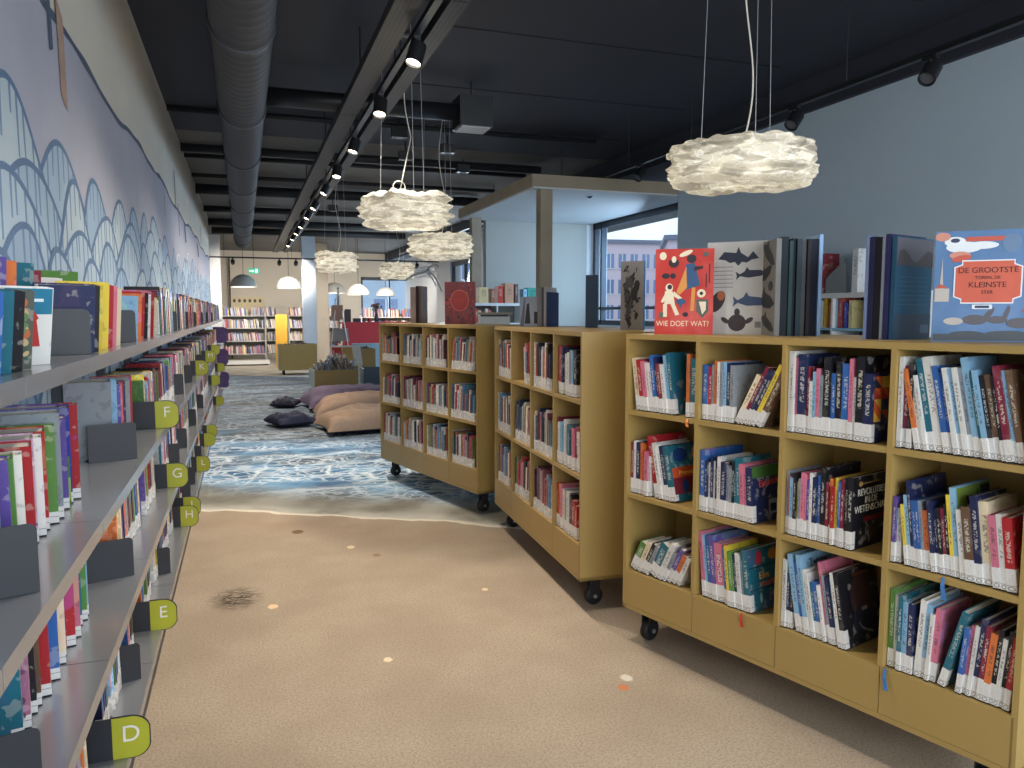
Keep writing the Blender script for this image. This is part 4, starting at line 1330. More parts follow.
# purple flowered signs on the far end of the shelving
PURPLE = mat('purple_sign', (92, 70, 124), 0.6, vary=0.45, scale=40)
for z, nm in ((0.98, 'upper'), (0.60, 'middle'), (0.2, 'lower')):
    t = thing('shelf_sign', '%s purple flowered sign at the far end of the mural wall shelving' % nm, 'sign', (-0.5, END - 0.25, z), 0, 'purple shelf signs')
    MB().prism([(0, 0, 0), (0.2, 0, 0), (0.235, 0, 0.05), (0.22, 0, 0.1), (0.24, 0, 0.16), (0.23, 0, 0.25), (0.17, 0, 0.28), (0, 0, 0.28)], (0, 0.004, 0)).build('plate', PURPLE, t)
    MB().box(0, 0.004, 0, 0.1, 0.07, 0.003).build('foot', DARKPLATE, t)

# ------------------------------------------------------------------ all the smaller, farther books: one mass
FB = MB()
FBC = []


def fbox(M, x, y, z, t, h, d, rgb, lean=0.0, white=True):
    R = M @ Matrix.Translation((x, y, z)) @ Matrix.Rotation(lean, 4, 'Y')
    FB.box(0, 0, 0, t, d, h, 0, R)
    FBC.extend([rgb] * 6)
    if white:
        FB.box(-0.0003, -0.0006, 0.0, t + 0.0003, 0.02, random.uniform(0.06, 0.07), 0, R)
        FBC.extend([(216, 214, 210)] * 6)


PL = [v[0] for v in PAL.values()]
rb = random.Random(21)


def frun(M, x0, x1, y, z, hmin, hmax, d, pal=None, tmin=0.008, tmax=0.02, lean=None, white=True, start=0):
    x = x0
    ln = rb.choice((0, 0, 0, -0.06, 0.07)) if lean is None else lean
    pal = pal or PL
    while x < x1:
        t = rb.uniform(tmin, tmax)
        h = rb.uniform(hmin, hmax)
        dz = t * sin(ln) if ln > 0 else 0
        c = rb.choice(pal)
        q = rb.uniform(0.75, 1.15)
        fbox(M, x, y + rb.uniform(0, 0.012), z + dz, t - 0.0006, h, d, tuple(min(255, int(v * q)) for v in c), ln, white)
        x += t / cos(ln) + (rb.uniform(0, 0.003))


WARMP = [(222, 214, 200)] * 3 + [(170, 60, 60), (200, 120, 80), (130, 140, 90), (50, 60, 90), (70, 110, 130), (110, 60, 80), (190, 190, 190), (40, 40, 46), (90, 130, 160), (180, 110, 120)]
for key in ('B', 'C'):
    L, a, xs, inner = CASES[key]
    M = Matrix.Translation(L) @ Matrix.Rotation(a, 4, 'Z')
    for r, z in enumerate((1.0725, 0.6985, 0.3465)):
        for k in range(4):
            e = inner - rb.uniform(0.01, 0.09)
            s0 = rb.uniform(0.003, 0.02)
            if key == 'B' and k == 3:
                continue
            if key == 'B' and r == 0 and k == 1:
                s0 = 0.22
            ln = rb.choice((0, 0, -0.05, 0.06))
            if key == 'C' and r == 0 and k == 3:
                ln = 0.12
            s0 = max(s0, 0.26 * sin(-ln)) if ln < 0 else s0
            if ln > 0:
                e = min(e, inner - 0.27 * sin(ln) - 0.005)
            frun(M, xs[k] + s0, xs[k] + e - 0.02, 0.012, z, 0.19, 0.262, 0.19, WARMP, 0.008, 0.02, ln)
# rest of the long wall shelving
M = Matrix.Rotation(pi / 2, 4, 'Z')


def lstuff(shelf, y0, y1, hmin=0.19, hmax=0.26, xf=-0.44, d=0.17):
    y = y0
    while y < y1:
        e = min(y1, y + rb.uniform(0.35, 0.75))
        Mx = Matrix.Translation((xf, 0, SHZ[shelf] + 0.001)) @ Matrix.Rotation(pi / 2, 4, 'Z')
        frun(Mx, y, e, 0, 0, hmin, hmax, d, None, 0.01, 0.026, -0.1, shelf != 0)
        y = e + rb.uniform(0.05, 0.2)


lstuff(0, 4.35, END - 0.1, 0.17, 0.25, -0.40)
lstuff(1, 3.96, END - 0.4)

lstuff(2, 3.02, 4.2)
lstuff(2, 4.5, END - 0.4)
lstuff(3, 1.6, 2.3)
lstuff(3, 2.55, 3.25)
lstuff(3, 3.5, 5.0)
lstuff(3, 5.4, END - 0.4)

# ------------------------------------------------------------------ far bookshelves
FARSH = mat('far_shelf_metal', (196, 194, 188), 0.4)


def far_shelves(label, x0, x1, y, zs, facing=0, mat_=FARSH, side=None):
    t = thing('bookshelf', label, 'bookshelf', (x0, y, 0), 0, 'bookshelves at the far end')
    w = x1 - x0
    for z in zs:
        MB().box(0.02, 0, z - 0.02, w - 0.02, 0.32, z).build('shelf_board', mat_, t)
    for x in (0, w - 0.02):
        MB().box(x, 0.0, 0, x + 0.02, 0.32, zs[0] + 0.06).build('side_panel', side or mat_, t)
    MB().box(0.02, 0.325, zs[-1] - 0.05, w - 0.02, 0.335, zs[0] + 0.1).build('back_panel', mat('shelf_back', (150, 146, 138), 0.7), t)
    Mx = Matrix.Translation((x0, y, 0))
    for z in zs:
        x = 0.04
        while x < w - 0.1:
            e = min(w - 0.05, x + rb.uniform(0.25, 0.55))
            frun(Mx, x, e, 0.01, z + 0.001, 0.18, 0.27, 0.2, [(222, 214, 206)] * 3 + [(200, 170, 160), (150, 120, 150), (90, 120, 180), (190, 80, 70), (60, 70, 100), (200, 200, 220), (220, 190, 130)], 0.015, 0.04, rb.choice((-0.12, 0, -0.1)), False)
            x = e + rb.uniform(0.02, 0.12)
    return t


far_shelves('white and grey bookshelf under the picture rail at the far end', -0.75, 0.62, 24.0, (1.42, 1.06, 0.68, 0.30))
far_shelves('bookshelf with mixed spines between the picture shelf and mustard panel', 0.64, 0.98, 24.4, (1.42, 1.06, 0.68, 0.30))
far_shelves('bookshelf behind the pale blue pillar', 1.30, 2.85, 24.3, (1.42, 1.06, 0.68, 0.30))
far_shelves('bookshelf with cream and blue stacks beyond the red counter', 3.25, 5.0, 22.8, (1.38, 1.02, 0.66), mat_=WHITE)
t = thing('end_panel', 'tall mustard end panel of a bookcase standing on the pale far floor', 'panel', (0.83, 22.2, 0))
MB().box(0, 0, 0, 0.31, 0.03, 1.46).build('board', mat('mustard_bright', (214, 164, 56), 0.5, vary=0.03), t)
MB().box(0, 0.03, 1.42, 0.31, 1.2, 1.46).build('top_cap', mat('cap_wood', (220, 200, 150), 0.5), t)
t = thing('display_plinth', 'low white display plinth in front of the far bookshelf', 'plinth', (-0.8, 23.2, 0))
MB().box(0, 0, 0.04, 1.5, 0.5, 0.14).build('body', WHITE, t)
MB().box(0.05, 0.05, 0, 1.45, 0.45, 0.04).build('foot', DARKPLATE, t)
# picture rail with six small portraits
t = thing('picture_board', 'cream board with a row of six small pictures above the far bookshelf', 'picture', (-0.36, 26.9, 1.58))
MB().box(0, 0, 0, 1.02, 0.02, 0.44).build('board', mat('cream_board', (226, 210, 170), 0.7), t)
for k in range(6):
    MB().prism([(0.06 + k * 0.16 + 0.045 + 0.045 * cos(w_ * pi / 5), -0.008, 0.32 + 0.06 * sin(w_ * pi / 5)) for w_ in range(10)], (0, 0.008, 0)).build('picture', flat((84, 74, 62)), t)
struct('trim_4', MB().box(-0.4, 26.9, 0, -0.36, 27.15, 3.3), mat('dark_post', (60, 44, 40), 0.6), 'dark vertical post beside the picture board')

# pillars
def pillar(name, label, x0, x1, y0, y1, m):
    t = MB().box(x0, y0, 0, x1, y1, CEIL + 0.01)
    o = t.build(name, m)
    return tag(o, label, 'pillar', None, 'structure')


pillar('pillar', 'white pillar beyond the end of the mural wall', -0.88, -0.53, 22, 22.35, WHITE)
pillar('pillar', 'pale pillar in the middle of the far room', 1.50, 1.84, 21.0, 21.34, mat('pillar_blue', (204, 214, 226), 0.6, vary=0.02))
pillar('pillar', 'taupe pillar behind the pale one', 2.05, 2.42, 23.6, 23.95, mat('pillar_taupe', (150, 142, 130), 0.7, vary=0.03))

# ------------------------------------------------------------------ browser boxes, counter and other far furniture
def browser_box(label, x0, y0, w, d, z0, z1, castors=True, ang=0.0, m=MUSTARD):
    t = thing('browser_box', label, 'book box', (x0, y0, 0), ang, 'low book boxes on castors')
    MB().box(0, 0, z0, w, 0.02, z1).build('front_panel', m, t)
    MB().box(0, d - 0.02, z0, w, d, z1).build('rear_panel', m, t)
    MB().box(0, 0.02, z0, 0.02, d - 0.02, z1).build('side_panel', mat('box_side', (150, 160, 160), 0.5), t)
    MB().box(w - 0.02, 0.02, z0, w, d - 0.02, z1).build('side_panel', mat('box_side', (150, 160, 160), 0.5), t)
    MB().box(0.02, 0.02, z0, w - 0.02, d - 0.02, z0 + 0.02).build('floor_panel', m, t)
    for x in (0.12, w - 0.12):
        for y in (0.1, d - 0.1):
            MB().tube([(x - 0.02, y, 0.05), (x + 0.02, y, 0.05)], 0.05, 14).box(x - 0.02, y - 0.02, 0.05, x + 0.02, y + 0.02, z0).build('castor', RUBBER, t)
    return t


def heap(M, w, d, z, n=40, top=0.0, rgbs=None):
    for k in range(n):
        x, y = rb.uniform(0.04, w - 0.2), rb.uniform(0.06, d - 0.24)
        ln = rb.uniform(-0.5, 0.5) * (2.2 if top else 1)
        zz = z + top * 1.6 * (1 - abs(2 * x / w - 1)) * rb.random()
        h = rb.uniform(0.2, 0.3) + top * 0.2
        fbox(M, x + 0.06, y, zz, rb.uniform(0.008, 0.02), h, 0.02 + rb.uniform(0.1, 0.16), rb.choice(rgbs or [(60, 70, 90), (150, 156, 160), (210, 210, 205), (90, 110, 140), (50, 50, 56), (180, 150, 110), (110, 150, 190)]), ln * 0.5, False)


browser_box('mustard book box on castors in front of the mustard end panel', 0.78, 19.3, 0.9, 0.7, 0.12, 0.74)
heap(Matrix.Translation((0.78, 19.3, 0)), 0.9, 0.7, 0.5, 30, rgbs=[(60, 62, 66), (90, 92, 96), (120, 120, 120)])
browser_box('mustard book box heaped with picture books behind the bean bags', 1.24, 14.9, 0.82, 0.8, 0.08, 0.42, ang=radians(3))
heap(Matrix.Translation((1.24, 14.9, 0)), 0.82, 0.8, 0.24, 150, 0.14)
browser_box('mustard book box with a blue-grey side behind the heaped one', 1.98, 17.0, 0.75, 0.8, 0.1, 0.72)
heap(Matrix.Translation((1.98, 17.0, 0)), 0.75, 0.8, 0.5, 30, rgbs=[(50, 54, 60), (80, 90, 110)])
browser_box('low blue-grey book box half hidden by the farthest bookcase', 2.22, 15.3, 0.7, 0.6, 0.08, 0.40, m=mat('box_blue', (84, 104, 124), 0.5))

o = FB.build('distant_books', FARBOOK)
ca = o.data.color_attributes.new('Col', 'BYTE_COLOR', 'CORNER')
vals = []
for c in FBC:
    q = lin(c)
    vals += [q[0], q[1], q[2], 1.0] * 4
ca.data.foreach_set('color', vals)
tag(o, 'small distant books filling the farther bookcases, boxes and wall shelves', 'books', None, 'stuff')

t = thing('reception_counter', 'dark red reception counter at the far end', 'counter', (2.45, 20.6, 0))
MB().box(0, 0, 0.05, 1.75, 0.04, 1.22).build('front_panel', mat('counter_red', (156, 34, 44), 0.5, vary=0.04), t)
MB().box(-0.02, -0.02, 1.22, 1.77, 0.7, 1.26).build('worktop', mat('counter_red', (156, 34, 44), 0.5), t)
MB().box(0.02, 0.04, 0, 1.73, 0.6, 0.05).build('plinth', DARKPLATE, t)
t = thing('flower_vase', 'vase of dark dried flowers standing on the red counter', 'vase', (3.38, 20.8, 1.26))
MB().lathe([(0.0, 0), (0.05, 0), (0.07, 0.06), (0.05, 0.16), (0.035, 0.2), (0.045, 0.22)], 14).build('vase', flat((50, 56, 60)), t, True)
m = MB()
for k in range(26):
    a_, b_, l_ = rb.uniform(0, 6.28), rb.uniform(0.05, 0.6), rb.uniform(0.16, 0.3)
    e = Vector((sin(b_) * cos(a_) * l_, sin(b_) * sin(a_) * l_, 0.2 + cos(b_) * l_))
    m.tube([(0, 0, 0.18), e], 0.004, 4)
    m.lathe([(0.0, -0.02), (0.025, -0.012), (0.032, 0.0), (0.02, 0.02), (0.0, 0.026)], 7, e, 1 + k % 2)
m.build('flowers', [flat((70, 84, 60)), flat((130, 60, 50)), flat((90, 70, 60))], t)
# small things standing on the counter
for k, (x, w, h_, rgb, nm) in enumerate(((2.62, 0.16, 0.34, (60, 44, 44), 'tall brown file'), (2.86, 0.2, 0.1, (36, 36, 40), 'low black tray'), (3.05, 0.05, 0.12, (60, 60, 66), 'grey cup'), (3.18, 0.05, 0.1, (150, 40, 44), 'red cup'))):
    m = MB()
    if 'cup' in nm:
        m.lathe([(0, 0), (w * 0.8, 0), (w, h_), (w * 0.9, h_), (w * 0.7, 0.01)], 14)
    else:
        m.box(-w / 2, 0, 0, w / 2, 0.02, h_).box(-w / 2, 0.13, 0, w / 2, 0.15, h_ * 0.8).box(-w / 2, 0.02, 0, -w / 2 + 0.01, 0.13, h_ * 0.9).box(w / 2 - 0.01, 0.02, 0, w / 2, 0.13, h_ * 0.9).box(-w / 2 + 0.01, 0.02, 0, w / 2 - 0.01, 0.13, 0.01)
    o = m.build(nm.replace(' ', '_'), flat(rgb), None, loc=(x, 20.75, 1.2605))
    tag(o, nm + ' standing on the red counter', nm.split()[-1])
# display easel with leaflets
t = thing('leaflet_stand', 'white A-shaped leaflet stand in front of the red counter', 'stand', (2.06, 17.9, 0.0))
m = MB()
for s_ in (-1, 1):
    m.tube([(0.30 * s_, -0.1, 0.0), (0.02 * s_, 0.1, 1.95)], 0.012, 8)
m.tube([(0, 0.1, 1.9), (0, 0.1, 2.05)], 0.012, 8)
m.build('frame', WHITE, t)
MB().box(-0.16, 0.05, 1.35, 0.1, 0.07, 1.68).build('leaflet_panel', flat((196, 150, 130)), t)
MB().prism([(-0.18, 0.0, 0.85), (0.22, 0.0, 0.85), (0.2, 0.03, 1.15), (-0.14, 0.03, 1.15)], (0, 0.015, 0)).build('leaflet_panel', flat((170, 160, 158)), t)
MB().box(-0.02, 0.09, 1.93, 0.02, 0.13, 2.08).build('lamp_head', BLACKMETAL, t)
t = thing('picture_trough', 'slanted tray with a red and an ochre picture book by the heaped box', 'tray', (1.70, 16.1, 0.0))
m = MB().prism([(0, 0, 0.45), (0.62, 0, 0.45), (0.62, 0.35, 0.82), (0, 0.35, 0.82)], (0, 0.0, -0.03))
m.box(0.02, 0.02, 0, 0.05, 0.3, 0.45).box(0.57, 0.02, 0, 0.6, 0.3, 0.45)
m.build('tray', WHITE, t)
for x, rgb, nm in ((1.72, (176, 50, 46), 'red'), (1.94, (190, 156, 100), 'ochre')):
    o = MB().prism([(0, 0, 0), (0.2, 0, 0), (0.2, 0.27, 0.285), (0, 0.27, 0.285)], (0, -0.012, 0.012)).build('picture_book', flat(rgb), None, loc=(x, 16.13, 0.49))
    tag(o, '%s picture book lying face out on the slanted tray' % nm, 'book', 'picture books on the slanted tray')
t = thing('armchair', 'pale blue upholstered seat in front of the red counter', 'chair', (2.30, 17.95, 0))
PB = mat('pale_blue_fabric', (160, 192, 214), 0.8)
MB().prism([(0, 0, 0.1), (0.75, 0, 0.1), (0.75, 0, 0.62), (0.68, 0, 0.8), (0.07, 0, 0.8), (0, 0, 0.62)], (0, 0.12, 0)).build('backrest', PB, t)
MB().box(0.05, 0.12, 0.15, 0.7, 0.65, 0.42).build('seat', PB, t)
for x in (0.06, 0.66):
    for y in (0.05, 0.58):
        MB().box(x, y, 0, x + 0.04, y + 0.04, 0.15).build('leg', DARKPLATE, t)


# ------------------------------------------------------------------ bean bags
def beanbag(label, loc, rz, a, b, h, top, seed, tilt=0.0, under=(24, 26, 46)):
    t = thing('bean_bag', label, 'bean bag', loc, rz, 'flat bean bags on the printed sea')
    nu, nv = 44, 26

    def shell(s):
        m = MB()
        for j in range(nv + 1):
            for i in range(nu + 1):
                u, v = -1 + 2 * i / nu, -1 + 2 * j / nv
                e = max(0.0, (1 - abs(u) ** 3.2) * (1 - abs(v) ** 3.2))
                z = e ** 0.45
                pin = 1 - 0.10 * (1 - u * u) * abs(v) ** 2 - 0.0
                pin2 = 1 - 0.10 * (1 - v * v) * abs(u) ** 2
                x, y = u * a * pin2, v * b * pin
                w = 0.05 * noise.noise(Vector((u * 2.1 + seed, v * 2.1, seed))) + 0.025 * noise.noise(Vector((u * 6, v * 5 + seed, 1)))
                fold = 0.022 * sin((u * 1.3 + v) * 7 + seed) * (abs(u * v) ** 0.5)
                if s > 0:
                    zz = 0.065 + (h - 0.065) * z * (0.8 + 0.2 * u * tilt) + (w + fold) * z
                else:
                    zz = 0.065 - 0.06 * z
                m.v.append((x, y, max(0.004, zz)))
        for j in range(nv):
            for i in range(nu):
                q = (j * (nu + 1) + i, j * (nu + 1) + i + 1, (j + 1) * (nu + 1) + i + 1, (j + 1) * (nu + 1) + i)
                m.f.append(q if s > 0 else q[::-1])
                m.mi.append(0)
        return m
    shell(1).build('top_cover', mat('fabric_%d' % (sum(top)), top, 0.85, vary=0.06, scale=30, bump=0.15), t, True)
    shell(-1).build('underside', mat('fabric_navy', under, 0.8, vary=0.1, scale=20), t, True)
    return t


beanbag('front tan bean bag beside the farthest mustard bookcase', (1.56, 9.93, 0), radians(6), 0.70, 0.46, 0.36, (176, 148, 124), 2.0)
beanbag('rear tan bean bag with folds, between the front one and the purple one', (1.60, 11.05, 0), radians(-4), 0.72, 0.50, 0.44, (182, 152, 128), 5.0)
beanbag('muted purple bean bag behind the tan ones', (1.62, 12.5, 0), radians(4), 0.78, 0.6, 0.40, (112, 96, 122), 9.0)
beanbag('dark navy bean bag poking out under the rear tan one', (0.56, 10.62, 0), radians(20), 0.27, 0.30, 0.2, (40, 44, 68), 3.3)
beanbag('small navy bean bag poking out beside the purple one', (0.60, 12.75, 0), radians(-20), 0.2, 0.22, 0.16, (38, 38, 58), 7.3)


# ------------------------------------------------------------------ ceiling services
t = thing('air_duct', 'big grey spiral air duct hanging along the ceiling by the mural wall', 'duct', (0.045, 0, 3.2))
r = 0.18
prof = []
yy = -1.0
m = MB()
pts, rad = [], []
while yy < 19.4:
    pts += [(0, yy, 0), (0, yy + 0.09, 0), (0, yy + 0.10, 0), (0, yy + 0.11, 0)]
    rad += [r, r, r + 0.004, r]
    yy += 0.12
m.tube(pts, rad, 32)
m.build('pipe', DUCT, t, True)
for k in range(10):
    y = 1.0 + k * 1.95
    MB().tube([(0, y, 0), (0, y + 0.005, 0), (0, y + 0.045, 0), (0, y + 0.05, 0)], [r, r + 0.014, r + 0.014, r], 32, 0).tube([(0, y + 0.02, r), (0, y + 0.02, CEIL - 3.2)], 0.006, 6).build('joint_band', mat('band_dark', (44, 45, 50), 0.5), t)
t = thing('air_duct', 'round dark branch duct crossing below the ceiling to a square diffuser', 'duct', (0.03, 6.8, 3.27))
MB().tube([(0.2, 0, 0), (0.9, 0, 0), (1.83, 0, 0)], 0.075, 20).build('pipe', BLACKMETAL, t, True)
MB().tube([(1.05, 0, 0), (1.1, 0, 0)], 0.1, 20).build('joint_band', BLACKMETAL, t)
m = MB().box(1.81, -0.14, -0.13, 2.11, 0.14, 0.13)
m.build('diffuser_box', BLACKMETAL, t)
MB().box(1.83, -0.12, -0.142, 2.09, 0.12, -0.13).build('diffuser_grille', mat('grille_grey', (170, 172, 176), 0.6, vary=0.1, scale=60), t)
MB().tube([(1.95, 0, 0.13), (1.95, 0, CEIL - 3.27)], 0.006, 6).build('hanger_rod', BLACKMETAL, t)
for x0, x1, nm in ((0.785, 0.925, 'left perforated cable tray running beside the spotlights'), (1.06, 1.16, 'right perforated cable tray running beside the spotlights')):
    t = thing('cable_tray', nm, 'cable tray', (0, 0, 3.1), 0, 'perforated cable trays')
    for k in range(9):
        y0 = -1.0 + k * 2.5
        m = MB().box(x0, y0, 0, x1, y0 + 2.49, 0.004).box(x0, y0, 0.004, x0 + 0.004, y0 + 2.49, 0.06).box(x1 - 0.004, y0, 0.004, x1, y0 + 2.49, 0.06)
        m.build('tray_section', PERF, t)
    for k in range(8):
        y0 = 0.8 + k * 2.5
        MB().tube([((x0 + x1) / 2, y0, 0.004), ((x0 + x1) / 2, y0, CEIL - 3.1)], 0.006, 6).build('hanger_rod', BLACKMETAL, t)


LENS = mat('lamp_lens', (255, 240, 214), 0.4, emit=14.0)


def rail(label, x, y0, y1, z, rods):
    t = thing('lighting_track', label, 'lighting track', (x, y0, z), 0, 'lighting tracks')
    MB().box(-0.02, 0, -0.015, 0.02, y1 - y0, 0.02).build('rail', BLACKMETAL, t)
    for y in rods:
        MB().tube([(0, y - y0, 0.02), (0, y - y0, CEIL - z)], 0.004, 6).build('hanger_rod', BLACKMETAL, t)
    return t


rail('black lighting track carrying the spotlights between the cable trays', 0.99, -1.0, 19.0, 3.1, [1 + 2 * k for k in range(9)])
rail('black lighting track hung on rods along the pale blue-grey wall', 3.87, -1.0, 20.0, 3.02, [1.6, 4.3, 6.2, 7.4, 9.2, 12, 15, 18])
t = rail('thin dark lighting track crossing the far end below the ceiling', -0.9, 20.3, 20.4, 2.86, [])
t.name = 'lighting_track'
for ch in t.children:
    bpy.data.objects.remove(ch)
MB().box(0, 0, -0.015, 5.9, 0.04, 0.02).build('rail', BLACKMETAL, t)
for k in range(4):
    MB().tube([(0.5 + k * 1.6, 0.02, 0.02), (0.5 + k * 1.6, 0.02, CEIL - 2.86)], 0.005, 6).build('hanger_rod', BLACKMETAL, t)


def spotlight(x, y, z, target, label, power, ang, lit=True, color=WARM, scale=1.0):
    t = thing('spotlight', label, 'spotlight', (x, y, z), 0, 'black track spotlights')
    d = (Vector(target) - Vector((x, y, z - 0.11))).normalized()
    q = d.to_track_quat('-Z', 'Y')
    MB().box(-0.018, -0.05, -0.035, 0.018, 0.05, -0.0155).tube([(0, 0, -0.035), (0, 0, -0.07)], 0.01, 8).build('adapter', BLACKMETAL, t)
    h = MB().lathe([(0.0, 0.065), (0.046, 0.065), (0.05, 0.06), (0.05, -0.06), (0.044, -0.06), (0.042, -0.045), (0.0, -0.045)], 22).build('lamp_head', BLACKMETAL, t, False, (0, 0, -0.11), q.to_euler())
    MB().lathe([(0.0, -0.044), (0.041, -0.0455), (0.0, -0.0462)], 22).build('lens', LENS if lit else mat('lens_off', (90, 92, 96), 0.3), h)
    if power:
        P = Vector((x, y, z - 0.11)) + d * 0.075
        L = light('spot_beam', 'SPOT', P, power, color, size=0.04, target=P + d, angle=ang, blend=1.0)
    return t


ys = (2.9, 4.54, 5.77, 7.16, 8.51, 9.78, 11.24, 12.4, 13.73, 14.92, 16.09, 17.6)
for k, y in enumerate(ys):
    tg = ((0.5, y - 1.0, 0), (0.0, y - 0.6, 0))[k % 2] if y < 9 else (-0.3, y - 0.5, 0.6)
    spotlight(0.99, y, 3.1, tg, 'black spotlight, %s from the near end of the track by the cable trays' % ORD[k], SPOT_W if y < 9 else WASH_W, 118)
for k, y in enumerate((1.9, 3.62, 4.81, 7.15, 8.33, 11.9, 13.15, 18.0)):
    tg = (2.0, y - 0.6, 0.8) if y < 9 else (4.2, 10.9, 1.6) if y < 12 else (4.8, y + 1.0, 1.4)
    spotlight(3.87, y, 3.02, tg, 'black spotlight, %s from the near end of the track by the pale wall' % ORD[k], 26 if k in (0,) else (60 if y > 9 else 18), 80, lit=False, color=NEUT)
for k, (x, y) in enumerate(((-0.2, 20.35), (0.9, 20.35), (1.3, 20.35), (2.6, 20.35), (3.6, 20.35), (4.4, 20.35))):
    spotlight(x, y, 2.86, (x + 0.1, 24.3 if k < 5 else 24, 1.2), 'black spotlight, %s along the far crossing track' % ORD[k], FAR_W, 95, lit=k in (3, 4), color=NEUT)

# pipes and beams crossing under the rear ceiling
for k, (y, r, z) in enumerate(((8.5, 0.03, 3.515), (10.3, 0.05, 3.495), (10.9, 0.03, 3.515), (12.4, 0.03, 3.515), (13.4, 0.08, 3.466), (16.0, 0.06, 3.485), (18.1, 0.08, 3.466), (19.9, 0.08, 3.466))):
    o = MB().tube([(WX + 0.01, y, z), (1.0 + 0.5 * (k % 3), y, z), (4.0, y, z)], r, 14).build('ceiling_pipe', mat('pipe_black', (30, 30, 33), 0.6), None, True)
    tag(o, 'black pipe crossing under the ceiling, %s from the near end' % ORD[k], 'pipe', 'black pipes under the ceiling')
for k, (x, y, z) in enumerate(((1.62, 8.3, 3.42), (2.3, 8.9, 3.42), (1.9, 9.35, 3.4), (2.85, 10.2, 3.45), (1.5, 13.6, 3.3))):
    t = thing('ceiling_device', 'small black box under the ceiling, %s from the near end' % ORD[k], 'ceiling device', (x, y, z), 0, 'small black boxes under the ceiling')
    MB().box(-0.08, -0.05, -0.07, 0.08, 0.05, 0.03).build('housing', BLACKMETAL, t)
    MB().tube([(0, 0, 0.03), (0, 0, CEIL - z)], 0.01, 8).build('stem', BLACKMETAL, t)
    MB().lathe([(0, -0.075), (0.04, -0.075), (0.045, -0.07)], 14).build('sensor', flat((150, 150, 155)), t)
# exit sign
t = thing('exit_sign', 'green illuminated emergency exit sign hanging at the far end', 'sign', (0.28, 20.0, 2.52))
MB().box(-0.12, -0.02, -0.06, 0.12, 0.02, 0.07).build('sign_box', mat('exit_green', (60, 190, 150), 0.5, emit=0.8), t)
ew = mat('exit_white', (240, 255, 250), 0.5, emit=1.0)
MB().box(-0.1, -0.024, -0.02, -0.03, -0.021, 0.02).prism([(-0.03, -0.024, -0.04), (0.01, -0.024, 0), (-0.03, -0.024, 0.04)], (0, 0.003, 0)).box(0.03, -0.024, -0.045, 0.09, -0.021, 0.05).build('pictogram', ew, t)
MB().tube([(0, 0, 0.07), (0, 0, CEIL - 2.52)], 0.006, 6).build('hanger_rod', BLACKMETAL, t)


